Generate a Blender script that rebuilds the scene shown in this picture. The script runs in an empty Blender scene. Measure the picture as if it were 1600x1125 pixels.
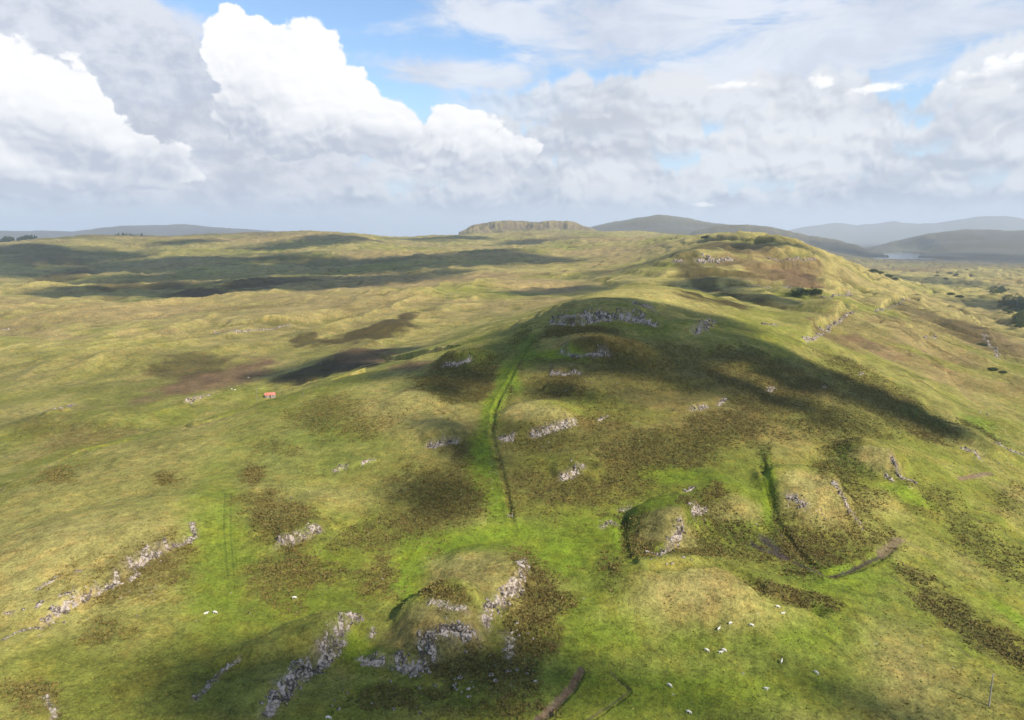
import bpy, math, random
import numpy as np
from math import radians as R, sin, cos, tan, pi

random.seed(7)
rng = np.random.default_rng(7)
scene = bpy.context.scene
COL = scene.collection

# ------------------------------------------------------------------ camera
PITCH = R(10.33); FPX = 1067.0
cam_d = bpy.data.cameras.new('camera'); cam = bpy.data.objects.new('camera', cam_d)
COL.objects.link(cam); cam.location = (0, 0, 0)
cam.rotation_euler = (R(90) - PITCH, 0, 0)
cam_d.sensor_width = 36; cam_d.lens = 36 * FPX / 1600.0
cam_d.clip_start = 0.5; cam_d.clip_end = 80000
scene.camera = cam

# ------------------------------------------------------------------ sun and exposure
SUN_EL = R(38)
SH = np.array([-0.75, 0.66]); SH = SH / np.linalg.norm(SH)          # the way shadows fall on level ground
SUNV = np.array([-SH[0] * cos(SUN_EL), -SH[1] * cos(SUN_EL), sin(SUN_EL)])   # towards the sun
sd = bpy.data.lights.new('sun', 'SUN'); sd.energy = 5.0; sd.angle = R(0.53); sd.color = (1.0, 0.94, 0.84)
so = bpy.data.objects.new('sun', sd); COL.objects.link(so)
from mathutils import Vector
so.rotation_euler = Vector(tuple(SUNV)).to_track_quat('Z', 'Y').to_euler()
scene.view_settings.view_transform = 'Standard'; scene.view_settings.look = 'None'
scene.view_settings.exposure = 0.32; scene.view_settings.gamma = 1.0
scene.cycles.max_bounces = 6; scene.cycles.diffuse_bounces = 2; scene.cycles.volume_bounces = 2
scene.cycles.transparent_max_bounces = 6
scene.cycles.use_denoising = True

# ------------------------------------------------------------------ node helpers
class V:
    """a value socket with arithmetic"""
    def __init__(s, nt, sock): s.nt, s.s = nt, sock
    def _m(s, op, *o, clamp=False):
        n = s.nt.nodes.new('ShaderNodeMath'); n.operation = op; n.use_clamp = clamp
        for i, v in enumerate((s,) + o):
            if isinstance(v, V): s.nt.links.new(v.s, n.inputs[i])
            else: n.inputs[i].default_value = v
        return V(s.nt, n.outputs[0])
    def __add__(s, o): return s._m('ADD', o)
    __radd__ = __add__
    def __sub__(s, o): return s._m('SUBTRACT', o)
    def __rsub__(s, o): return (s * -1.0) + o
    def __mul__(s, o): return s._m('MULTIPLY', o)
    __rmul__ = __mul__
    def __truediv__(s, o): return s._m('DIVIDE', o)
    def pow(s, o): return s._m('POWER', o)
    def max(s, o): return s._m('MAXIMUM', o)
    def min(s, o): return s._m('MINIMUM', o)
    def exp(s): return s._m('EXPONENT')
    def abs(s): return s._m('ABSOLUTE')
    def asin(s): return s._m('ARCSINE')
    def atan2(s, o): return s._m('ARCTAN2', o)
    def clamp(s): return s._m('ADD', 0.0, clamp=True)
    def ss(s, a, b):
        n = s.nt.nodes.new('ShaderNodeMapRange'); n.interpolation_type = 'SMOOTHSTEP'
        s.nt.links.new(s.s, n.inputs['Value'])
        n.inputs['From Min'].default_value = a; n.inputs['From Max'].default_value = b
        if a > b:
            n.inputs['From Min'].default_value = b; n.inputs['From Max'].default_value = a
            n.inputs['To Min'].default_value = 1; n.inputs['To Max'].default_value = 0
        return V(s.nt, n.outputs[0])
def vec(nt, *c):
    n = nt.nodes.new('ShaderNodeCombineXYZ')
    for i, v in enumerate(c):
        if isinstance(v, V): nt.links.new(v.s, n.inputs[i])
        else: n.inputs[i].default_value = v
    return n.outputs[0]
def noise(nt, v, scale, detail=6, rough=0.55, dist=0.0, lac=2.0, billow=False):
    n = nt.nodes.new('ShaderNodeTexNoise')
    if v is not None: nt.links.new(v, n.inputs['Vector'])
    n.inputs['Scale'].default_value = scale; n.inputs['Detail'].default_value = detail
    n.inputs['Roughness'].default_value = rough; n.inputs['Distortion'].default_value = dist
    n.inputs['Lacunarity'].default_value = lac
    return V(nt, n.outputs['Fac'])
def mixc(nt, f, a, b, mode='MIX'):
    n = nt.nodes.new('ShaderNodeMix'); n.data_type = 'RGBA'; n.blend_type = mode
    if isinstance(f, V): nt.links.new(f.s, n.inputs[0])
    else: n.inputs[0].default_value = f
    for v, i in ((a, 6), (b, 7)):
        if isinstance(v, tuple): n.inputs[i].default_value = (*v[:3], 1)
        else: nt.links.new(v, n.inputs[i])
    return n.outputs[2]

def s2l(r, g, b):
    f = lambda c: (c / 255 / 12.92) if c / 255 <= 0.04045 else ((c / 255 + 0.055) / 1.055) ** 2.4
    return (f(r), f(g), f(b))

def ray(px, py):
    a = (px - 800) / FPX; b = (562.5 - py) / FPX
    return np.array([a, cos(PITCH) + b * sin(PITCH), -sin(PITCH) + b * cos(PITCH)])
def sky_uv(px, py):
    d = ray(px, py); d = d / np.linalg.norm(d)
    return math.degrees(math.atan2(d[0], d[1])), math.degrees(math.asin(d[2]))

# ------------------------------------------------------------------ world
world = bpy.data.worlds.new('World'); scene.world = world; world.use_nodes = True
world.cycles.sampling_method = 'MANUAL'; world.cycles.sample_map_resolution = 256
def build_world():
    nt = world.node_tree; nt.nodes.clear()
    out = nt.nodes.new('ShaderNodeOutputWorld'); bg = nt.nodes.new('ShaderNodeBackground')
    nt.links.new(bg.outputs[0], out.inputs[0])
    sky = nt.nodes.new('ShaderNodeTexSky'); sky.sky_type = 'NISHITA'; sky.sun_disc = False
    sky.sun_elevation = SUN_EL; sky.sun_rotation = math.atan2(SUNV[0], SUNV[1])
    sky.altitude = 200; sky.dust_density = 0.6; sky.ozone_density = 1.5
    tc = nt.nodes.new('ShaderNodeTexCoord'); sep = nt.nodes.new('ShaderNodeSeparateXYZ')
    nt.links.new(tc.outputs['Generated'], sep.inputs[0])
    x, y, z = (V(nt, o) for o in sep.outputs)
    u = x.atan2(y) * (180 / pi); v = z.max(-0.999).min(0.999).asin() * (180 / pi)
    def n2(uu, vv, seed, scale, detail=6, rough=.55, dist=0.0):
        q = noise(nt, vec(nt, uu * .1 + seed * 3.7, vv * .1 - seed * 1.9, 0.0), scale, detail, rough, dist); q.s.node.noise_dimensions = '2D'; return q
    def vor(uu, vv, seed, scale, detail=3.0, rough=.6):
        n = nt.nodes.new('ShaderNodeTexVoronoi'); n.voronoi_dimensions = '2D'; n.feature = 'F1'
        nt.links.new(vec(nt, uu * .1 + seed * 2.3, vv * .1 + seed * 5.1, 0.0), n.inputs['Vector']); n.inputs['Scale'].default_value = scale
        n.inputs['Detail'].default_value = detail; n.inputs['Roughness'].default_value = rough; n.normalize = True
        return 1.0 - V(nt, n.outputs['Distance'])
    base = mixc(nt, 1.0, sky.outputs[0], (0.160, 0.172, 0.182), 'MULTIPLY')
    base = mixc(nt, v.ss(12.0, 1.0) * 0.85, base, s2l(190, 206, 228))
    w1 = n2(u, v, 1.0, 1.3, 4, .55); w2 = n2(u, v, 2.0, 1.3, 4, .55)
    uw = u + (w1 - .5) * 5.0; vw = v + (w2 - .5) * 3.0
    big = n2(u, v * 1.3, 3.0, .9, 4, .5)                       # slow variation
    fine = n2(u, v * 1.5, 4.0, 5.0, 6, .6)
    bil = vor(uw, vw * 1.35, 1.0, 2.6, 2.6)                         # cauliflower heads
    bilb = vor(uw + .30, vw * 1.35 + .55, 1.0, 2.6, 2.6)
    rel = (bil - bilb)
    def blob(px, py, rx, ry, ang=0.0):
        cu, cv = sky_uv(px, py); ru, rv = rx / 18.6, ry / 18.6
        a = R(ang); du, dv = u - cu, v - cv
        e1 = (du * cos(a) + dv * sin(a)) / ru; e2 = (dv * cos(a) - du * sin(a)) / rv
        return ((e1 * e1 + e2 * e2) * -1.0).exp()
    def blobs(lst):
        s = None
        for b in lst:
            g = blob(*b); s = g if s is None else s.max(g)
        return s
    col = base
    # thin high veil, streaky, mackerel texture
    st = n2(u * .45 + v * .5, v * 1.5 - u * .12, 5.0, 2.6, 7, .62, .4)
    ripple = n2(u * 1.0 + v * .8, v * 3.2 - u * .3, 6.0, 6.0, 4, .6)
    veil = blobs([(1010, 30, 250, 70, 0), (1330, 55, 300, 70, 10), (1170, 105, 170, 46, 4), (730, 118, 150, 26, -4), (800, 30, 150, 34, -10), (1570, 30, 90, 36)])
    vm = (veil * 1.15 + (st - .5) * 1.5 + (ripple - .5) * .35 - .22).ss(0.0, .75)
    generic = v.ss(22, 34) * ((big * 1.4 + st * .5) - 1.02).ss(0.0, .5)
    col = mixc(nt, vm.max(generic) * .90, col, mixc(nt, (big * .6 + st * .5).ss(.42, .68), s2l(205, 212, 226), s2l(230, 234, 243)))
    # grey stratus sheet at upper left
    gl = blobs([(150, 45, 200, 70, -14), (40, 60, 200, 90, 0), (300, 150, 130, 80, -35), (230, 215, 180, 80, -25), (420, 250, 160, 50, 0)])
    glm = (gl * 1.5 + (big - .5) * .9 + (fine - .5) * .5 - .52).ss(0.0, .5)
    gcol = mixc(nt, (big * .6 + fine * .4 + v * .006).ss(.46, .66), s2l(190, 196, 211), s2l(222, 225, 233))
    # stratocumulus in rows: each row has a flat grey base and lit, heaped tops, the lower rows farther off
    for k, (vb, hh, sc, lo, hi, ul, uh) in enumerate([(1.9, 1.5, 3.4, (188, 200, 218), (214, 222, 234), -60, 60), (2.6, 2.6, 2.4, (176, 187, 207), (230, 233, 240), -60, 60),
                                        (4.2, 3.4, 1.8, (190, 198, 214), (234, 236, 242), -60, 60), (6.4, 3.8, 1.5, (196, 202, 216), (236, 238, 243), -60, 60),
                                        (8.6, 3.6, 1.2, (200, 206, 218), (232, 235, 241), -14, 60)]):
        hgt = n2(u, 0.0 * v + vb, 10.0 + k, sc, 4, .55); bi = vor(uw + k * 3.0, vw * 1.4, 3.0 + k, 3.2 - .4 * k, 2.0)
        h_ = ((hgt - .22) * 2.8).clamp() * hh; t = v - vb + (w1 - .5) * .8
        m = (h_ - t + (bi - .55) * 2.6 + (fine - .5) * .9).ss(-.15, .8) * (t + (fine - .5) * 1.2).ss(-.9, .5)
        m = m * u.abs().ss(110, 70)
        if ul > -50: m = m * (u + (big - .5) * 14).ss(-10.0, 4.0)
        sh = ((t / hh) * 1.0 + (rel * 3.2) + (bi - .55) * 1.8 + (big - .5) * 2.2 - .03).clamp()
        col = mixc(nt, m * .93, col, mixc(nt, sh, s2l(*[q - 7 for q in lo]), s2l(*[q - 5 for q in hi])))
        if k == 3: col = mixc(nt, glm * .95, col, gcol)
    def cumulus(lst, col, shade_pts, lo=.50, wid=.10, amp=.9, fs=None):
        g = blobs(lst); bi = bil if fs is None else vor(u, v * 1.3, 9.0, fs)
        d = g * 1.25 + (bi - .60) * amp + (fine - .5) * .35 + (w1 - .5) * .3
        m = (d - lo).ss(0.0, wid)
        sh = blobs(shade_pts)
        s = (sh * (.45 + big * .9) - rel * 2.2 * (sh * .8 + .32) + (1.0 - d).clamp() * .12 - .04).clamp()
        cc = mixc(nt, s, (1.0, 1.0, 1.01), s2l(192, 199, 214))
        return mixc(nt, m, col, cc)
    col = cumulus([(20, 165, 110, 80, -20), (60, 215, 180, 52, -10), (190, 245, 86, 40, -10), (30, 262, 100, 34, 0)], col,
                  [(110, 238, 130, 30, -20), (60, 296, 260, 26, 0), (240, 262, 50, 30, 0)])
    col = cumulus([(358, 66, 36, 46, 0), (420, 108, 76, 56, -20), (492, 92, 48, 50, 0), (520, 160, 82, 60, -25), (610, 205, 84, 44, -20),
                   (440, 190, 90, 56, -10), (720, 205, 60, 34, -10), (780, 238, 60, 32, 0)], col,
                  [(570, 236, 190, 36, -4), (370, 215, 80, 70, -20), (470, 255, 200, 40, 0), (710, 262, 200, 34, 0)])
    col = cumulus([(1146, 134, 32, 7, 0), (1570, 104, 34, 20, 0), (1540, 120, 50, 10, 0), (1284, 128, 15, 11, 0), (1370, 138, 34, 7, 0),
                   (1098, 320, 14, 4, 0)], col,
                  [(1146, 144, 50, 6, 0), (1570, 122, 60, 10, 0), (1230, 154, 60, 6, 0)], lo=.55, wid=.75, amp=1.9, fs=8.0)
    col = mixc(nt, v.ss(4.0, 0.0) * .7, col, s2l(204, 216, 232))
    nt.links.new(col, bg.inputs['Color']); bg.inputs['Strength'].default_value = .88
build_world()

# ------------------------------------------------------------------ numpy noise
def _hash(ix, iy, seed):
    h = (ix.astype(np.int64) * 374761393 + iy.astype(np.int64) * 668265263 + seed * 1442695041) & 0xFFFFFFFF
    h = ((h ^ (h >> 13)) * 1274126177) & 0xFFFFFFFF
    h = (h ^ (h >> 16)) & 0xFFFFFFFF
    return (h.astype(np.float32) / 4294967295.0)
def gnoise(x, y, seed=0):
    ix = np.floor(x); iy = np.floor(y); fx = (x - ix).astype(np.float32); fy = (y - iy).astype(np.float32)
    ux = fx * fx * fx * (fx * (fx * 6 - 15) + 10); uy = fy * fy * fy * (fy * (fy * 6 - 15) + 10)
    def g(dx, dy):
        a = _hash(ix + dx, iy + dy, seed) * np.float32(2 * pi)
        return np.cos(a) * (fx - dx) + np.sin(a) * (fy - dy)
    a, b, c, d = g(0, 0), g(1, 0), g(0, 1), g(1, 1)
    return ((a + (b - a) * ux) * (1 - uy) + (c + (d - c) * ux) * uy) * 1.4
def fbm(x, y, octv=4, seed=0, rough=0.5):
    s = 0; a = 1.0; t = 0
    for k in range(octv):
        s = s + a * gnoise(x * 2 ** k + 17.3 * k, y * 2 ** k - 9.1 * k, seed + k); t += a; a *= rough
    return s / t
def sstep(a, b, x):
    t = np.clip((x - a) / (b - a), 0, 1); return t * t * (3 - 2 * t)

# ------------------------------------------------------------------ terrain grid (one sheet round the camera)
def rows():
    r = [4.0]
    while r[-1] < 60: r.append(r[-1] * 1.12)
    while r[-1] < 30000:
        q = r[-1]
        if q < 92: f = 0.012
        elif q < 640: f = 0.0019 + 0.0015 * (q - 92) / 548
        elif q < 5200: f = 0.0036
        elif q < 20000: f = 0.011
        else: f = 0.05
        r.append(q * (1 + f))
    return np.array(r)
RR = rows()
dense = np.linspace(-41, 41, 1250)
side = [41.0]
while side[-1] < 180: side.append(min(180.0, side[-1] + max(0.1, (side[-1] - 41) * 0.09)))
side = np.array(side[1:])
PHI = np.radians(np.concatenate([-side[::-1], dense, side[:-1]]))
NR, NC = len(RR), len(PHI)
Rg, Pg = np.meshgrid(RR, PHI, indexing='ij')
X = Rg * np.sin(Pg); Y = Rg * np.cos(Pg)

# control points: pixel column, pixel row, distance forward
CP = [
 # bottom and near slope (px, py, z) marked by negative third value = height instead of distance
 (0,1125,-84),(400,1125,-87),(800,1125,-90),(1200,1125,-92),(1600,1125,-95),
 (0,1000,-84),(400,1000,-87),(800,1000,-88),(1200,1000,-90),(1600,1000,-97),
 (0,900,-84),(200,900,-84),(400,900,-85.5),(600,900,-86),(800,900,-85),(1000,900,-86.5),(1200,900,-89),(1400,900,-93),(1600,900,-100),
 (0,800,-85),(200,800,-83),(400,800,-82),(600,800,-82),(800,800,-82),(1000,800,-83),(1200,800,-85.5),(1400,800,-90),(1600,800,-99),
 (0,757,-88),(100,715,-87),(200,680,-85),(420,622,-80),(560,582,-73),(650,556,-68),(700,543,-64),(760,525,-58),(820,503,-53),(860,482,-47),
 (400,700,-78),(600,700,-75.5),(800,700,-75),(1000,700,-74),(1200,700,-76),(1400,700,-83),(1600,700,-98),
 (600,620,-70),(700,600,-66),(800,600,-64),(900,600,-62.5),(1000,600,-63),(1200,600,-67),(1400,600,-78),(1500,655,-89),
 (900,550,-55),(1000,550,-56),(1150,550,-59),(1300,560,-69),
 (900,500,-47),(1000,500,-47),(1100,500,-50),(1200,506,-55.5),(1300,540,-66),(1360,575,-74),
 (900,472,-41.5),(960,461,-39),(1040,468,-41),(1130,484,-48),
 (1000,443,570),(950,452,540),(1060,452,560),(1110,472,540),
 # left valley and slope beyond
 (0,700,-113),(100,660,-113),(0,600,-120),(200,640,-115),(200,600,-117),(400,600,-114),(422,621,480),(520,575,540),(600,548,620),(700,520,740),(400,560,-114),(200,540,-122),(600,500,-106),
 (0,500,-125),(200,500,-122),(400,500,-112),(500,450,-110),(700,480,-104),(800,478,980),(860,460,1150),
 (0,450,-128),(200,450,-120),(400,450,-117),(600,440,-104),(800,430,-90),(950,430,-80),(700,430,-98),
 (0,420,-118),(200,425,-118),(400,420,-108),(600,410,-92),(800,405,-77),(1000,412,-72),
 (0,400,-88),(130,400,-86),(400,400,-82),(600,395,-70),(800,388,-58),(1000,395,-58),
 (0,385,-50),(200,385,-50),(400,388,-56),(600,385,-50),(0,376,-22),(130,372,-13),(250,371,3750),(350,369,3800),(480,363,3900),(560,367,4000),(620,374,4200),(690,369,4500),
 (800,375,3900),(800,364,4700),(900,362,4900),(1000,375,3700),(1000,363,4900),
 # right ridge
 (1060,410,1230),(1040,376,2500),(1000,378,2700),(1150,372,2100),(1120,398,1300),(1200,402,1280),(1270,410,1250),(1120,385,1500),(1100,375,2500),(1180,375,2300),(1240,385,1900),(1290,402,1600),(1322,436,1300),
 (1060,440,1140),(1150,450,-80),(1200,440,-74),(1290,450,-87),(1200,475,-84),(1300,470,-92),(1300,500,-88),(1300,520,590),(1250,505,640),(1180,480,800),
 # right lowland
 (1400,500,-108),(1400,470,-124),(1500,520,-132),(1400,560,-90),(1500,560,-118),(1500,610,-104),(1600,560,-134),(1600,620,-118),(1600,500,-150),(1500,470,-150),
 (1400,440,-160),(1500,440,-165),(1600,450,-165),(1360,425,-158),(1400,418,-168),(1600,425,-168),(1500,415,-172),
]
pts = []
for px, py, q in CP:
    d = ray(px, py)
    Yf = q if q > 0 else q * d[1] / d[2]
    p = d * (Yf / d[1]); pts.append((math.atan2(p[0], p[1]), math.log(math.hypot(p[0], p[1])), p[2]))
for ph in (-80, -55, -30, 0, 30, 55, 80):                     # under the camera, beyond the frame, far away
    pts.append((R(ph), math.log(6), -92)); pts.append((R(ph), math.log(60), -91))
    pts.append((R(ph), math.log(7500), -165)); pts.append((R(ph), math.log(15000), -190)); pts.append((R(ph), math.log(45000), -200))
for ph, l in ((-62, [(110,-82),(250,-92),(500,-118),(1500,-120),(3500,-30)]), (62, [(110,-98),(250,-106),(500,-140),(1500,-160),(3500,-170)]),
              (-80, [(110,-84),(400,-105),(2500,-80)]), (80, [(110,-98),(400,-120),(2500,-165)])):
    for r_, z_ in l: pts.append((R(ph), math.log(r_), z_))
P = np.array(pts)
A_, B_ = 4.0, 1.5
def kern(r2): return 0.5 * r2 * np.log(r2 + 1e-9)
U, W = P[:, 0] * A_, P[:, 1] * B_
n = len(P)
K = kern((U[:, None] - U[None]) ** 2 + (W[:, None] - W[None]) ** 2) + np.eye(n) * 0.004
Q = np.stack([np.ones(n), U, W], 1)
M = np.block([[K, Q], [Q.T, np.zeros((3, 3))]])
sol = np.linalg.solve(M, np.concatenate([P[:, 2], np.zeros(3)]))
def base_h(phi, lr):
    cl = np.clip(phi, -R(70), R(70))
    u = (cl * A_).astype(np.float32).ravel(); w = (lr * B_).astype(np.float32).ravel()
    out = np.empty(u.shape, np.float32)
    for i in range(0, len(u), 40000):
        a, b = u[i:i+40000], w[i:i+40000]
        r2 = (a[:, None] - U[None].astype(np.float32)) ** 2 + (b[:, None] - W[None].astype(np.float32)) ** 2
        out[i:i+40000] = kern(r2) @ sol[:n].astype(np.float32) + sol[n] + sol[n + 1] * a + sol[n + 2] * b
    return out.reshape(phi.shape)
# evaluated on a coarser lattice and refined with smooth (Catmull-Rom) interpolation
def cubic_up(A, i_f, axis):
    i0 = np.clip(np.floor(i_f).astype(int), 0, A.shape[axis] - 2); f = (i_f - i0).astype(np.float32)
    tk = lambda k: np.take(A, np.clip(i0 + k, 0, A.shape[axis] - 1), axis=axis)
    sh = [1, 1]; sh[axis] = -1; f = f.reshape(sh)
    p0, p1, p2, p3 = tk(-1), tk(0), tk(1), tk(2)
    return p1 + 0.5 * f * (p2 - p0 + f * (2 * p0 - 5 * p1 + 4 * p2 - p3 + f * (3 * (p1 - p2) + p3 - p0)))
LR = np.log(RR)
cl = np.linspace(LR[0], LR[-1], 420); cp = np.linspace(-pi, pi, 640)
cg = base_h(*np.meshgrid(cp, cl)[0:1], np.meshgrid(cp, cl)[1])
Z = cubic_up(cg, (LR - cl[0]) / (cl[1] - cl[0]), 0)
Z = cubic_up(Z, (PHI + pi) / (cp[1] - cp[0]), 1)
back = sstep(R(75), R(130), np.abs(Pg)); Z = Z * (1 - back) + (-100) * back

# look-ups on the grid
def grid_idx(phi, r):
    i = np.interp(np.log(r), LR, np.arange(NR)); j = np.interp(phi, PHI, np.arange(NC)); return i, j
def bil(A, i, j):
    i0 = np.clip(np.floor(i).astype(int), 0, NR - 2); j0 = np.clip(np.floor(j).astype(int), 0, NC - 2); f, g = i - i0, j - j0
    return (A[i0, j0] * (1 - f) + A[i0 + 1, j0] * f) * (1 - g) + (A[i0, j0 + 1] * (1 - f) + A[i0 + 1, j0 + 1] * f) * g
def H(x, y):
    x = np.asarray(x, float); y = np.asarray(y, float)
    return bil(Z, *grid_idx(np.arctan2(x, y), np.hypot(x, y)))
def G(px, py):
    """the point of the ground first met by the line of sight through a pixel of the photograph"""
    d = ray(px, py); phi = math.atan2(d[0], d[1]); e = d[2] / math.hypot(d[0], d[1])
    j = np.interp(phi, PHI, np.arange(NC)); j0 = int(j); g = j - j0
    zc = Z[:, j0] * (1 - g) + Z[:, j0 + 1] * g
    ok = np.nonzero((zc >= e * RR) & (RR > 20))[0]
    k = ok[0] if len(ok) else NR - 1
    f0 = zc[k - 1] - e * RR[k - 1]; f1 = zc[k] - e * RR[k]; t = -f0 / (f1 - f0 + 1e-9); t = min(max(t, 0), 1)
    r = RR[k - 1] + (RR[k] - RR[k - 1]) * t
    return np.array([r * sin(phi), r * cos(phi), e * r])
def mpp(p): return np.hypot(p[0], p[1]) / FPX          # metres per pixel there

# ------------------------------------------------------------------ landforms
def ridge(sky, y0, wid, p=2.0, rough=0.0, seed=3, foot=None):
    """a far range: crest heights along azimuth at one distance"""
    global Z
    az, hz = [], []
    for px, py in sky:
        d = ray(px, py); az.append(math.atan2(d[0], d[1])); hz.append(d[2] / math.hypot(d[0], d[1]) * y0)
    hh = np.interp(PHI, az, hz, left=-300, right=-300)
    k = np.ones(9) / 9; hh[60:-60] = np.convolve(hh, k, 'same')[60:-60]
    hh = hh[None] + rough * fbm(Pg * 60, Rg / y0 * 4, 4, seed)
    prof = np.exp(-np.abs((Rg - y0) / wid) ** p)
    tgt = Z + (hh - Z) * prof
    Z = np.where((hh > Z) & (np.abs(Pg) < R(60)), tgt, Z)

ridge([(-400,366),(-100,361),(60,361),(110,362),(160,356),(200,353),(230,352),(262,352),(290,350),(330,354),(380,358),(440,362),(560,368),(640,376)], 15000, 2500, rough=12)
ridge([(700,380),(900,362),(930,354),(960,347),(1000,340),(1020,337),(1045,338),(1080,343),(1110,349),(1140,351),(1180,352),(1210,358),(1250,372),(1300,392)], 9500, 1500, rough=10, seed=5)
ridge([(1000,400),(1050,378),(1090,360),(1120,353),(1150,351),(1190,352),(1215,356),(1240,362),(1262,368),(1290,372),(1305,375),(1330,382),(1355,388),(1380,394),(1420,404)], 6900, 700, rough=14, seed=8)
ridge([(1330,395),(1370,384),(1400,376),(1440,367),(1475,363),(1510,359),(1560,360),(1600,362),(1700,358),(1900,362)], 9500, 1500, rough=14, seed=11)
ridge([(1200,372),(1235,358),(1260,353),(1290,350),(1310,347),(1340,351),(1370,348),(1400,344),(1425,349),(1470,347),(1500,341),(1530,336),(1570,336),(1600,341),(1700,352),(1900,356)], 24000, 2600, rough=25, seed=13)
# the flat-topped crag on the skyline
mu = [sky_uv(a_, 360)[0] for a_ in (716, 728, 736, 745, 770, 800, 830, 860, 885, 900, 912, 928, 950)]
mt_ = np.interp(np.degrees(Pg), mu, [20, 42, 70, 84, 98, 105, 97, 101, 103, 88, 66, 44, 16])
md = np.clip((Rg - 4960 - 150 * fbm(X / 160, Y / 160, 4, 2)) / 240, 0, 1) * np.clip((6300 - Rg) / 900, 0, 1)
mtop = mt_ + 9 * fbm(X / 70, Y / 300, 4, 40, .6)
mesa_mask = ((np.degrees(Pg) > mu[0]) & (np.degrees(Pg) < mu[-1])) * md
Z = np.where(mesa_mask > 0, Z + np.maximum(mtop - Z, 0) * (.35 * sstep(0, .5, md) + .65 * sstep(.45, 1, md + .2 * fbm(X / 50, Y / 50, 3, 44))), Z)

def wpt(px, py): return G(px, py)[:2]
Zb0 = Z.copy()
def sub(cx, cy, rad):
    return np.nonzero(((X - cx) ** 2 + (Y - cy) ** 2) < rad * rad)
def mound(px, py, wpx, lm, h, ang=0.0, p=3.0, seed=1, rough=0.25):
    """knoll centred on a pixel: width in pixels there, length in metres, turned by ang"""
    c = G(px, py); w = wpx * mpp(c) / 2
    idx = sub(c[0], c[1], 2.2 * max(w, lm))
    x, y = X[idx] - c[0], Y[idx] - c[1]; a = R(ang)
    e1 = (x * cos(a) + y * sin(a)) / w; e2 = (y * cos(a) - x * sin(a)) / lm
    r = np.sqrt(e1 ** 2 + e2 ** 2) * (1 + rough * fbm(x / w + seed, y / w, 3, seed))
    Z[idx] += h * np.exp(-r ** p)
mound(1042, 822, 118, 9.5, 6.0, 0, 6, 1, .18)
mound(690, 978, 150, 9, 6.0, 10, 6, 2, .22)
mound(748, 905, 150, 14, 4.5, -25, 3, 3)
mound(1095, 925, 300, 13, 5.5, 0, 3, 4, .12)
mound(1265, 780, 130, 13, 6.5, -30, 5, 5)
mound(1372, 722, 100, 10, 6.0, -35, 5, 6)
mound(1140, 775, 90, 10, 3, -20, 3, 7)
mound(632, 640, 130, 20, 4.0, 0, 3, 7)
mound(838, 655, 130, 13, 4.5, 10, 4, 8)
mound(722, 566, 90, 13, 5, 0, 4, 9)
mound(460, 820, 120, 12, 3.0, 20, 3, 10)
mound(180, 840, 330, 24, 4.5, 25, 3, 11)
mound(930, 540, 150, 18, 4.0, 0, 4, 12)
mound(900, 725, 80, 8, 2.0, 0, 4, 13)
mound(690, 680, 90, 9, 2.5, 0, 4, 14)
mound(480, 1010, 90, 16, 3.5, -60, 4, 15)
mound(1520, 690, 90, 10, 4, -40, 4, 16)
mound(1590, 680, 90, 14, 5, -40, 4, 17)
mound(955, 478, 210, 16, 3.5, 0, 5, 18)
mound(620, 690, 300, 20, 1.5, 0, 2, 19)
# mid-ground hummocks
for (px, py, w, l, h, a) in [(130,500,200,60,9,15),(330,480,260,80,10,10),(60,560,200,60,7,15),(250,560,260,60,8,20),(420,500,240,60,9,10),
    (560,470,200,80,8,0),(690,470,200,70,8,10),(620,520,160,40,7,0),(780,450,180,90,9,0),(850,435,200,100,8,0),(560,430,260,120,10,0),(700,410,220,150,12,0),
    (120,650,180,30,5,15),(300,650,160,25,5,15),(900,415,200,120,9,0),(800,400,200,200,13,0),(900,385,220,260,14,0),(600,400,200,160,12,0),
    (1120,405,150,60,6,0),(1230,408,150,70,6,0),(1300,460,90,40,8,0),(1240,470,130,40,7,0),(1390,480,110,50,11,-20),(1300,500,90,40,9,-20),(1440,500,140,60,6,-30),
    (1480,560,160,40,5,-20),(1560,600,150,30,4,-20),(1450,440,150,150,8,0),(1540,470,120,120,8,-20),(1400,430,120,180,8,0),(1330,420,110,150,8,0),(1500,425,200,200,10,0),
    (480,380,160,400,16,0),(250,380,200,300,14,0),(70,395,180,300,18,10),(560,380,100,260,14,0)]:
    mound(px, py, w, l, h, a, 3, int(px + py), .3)

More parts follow.
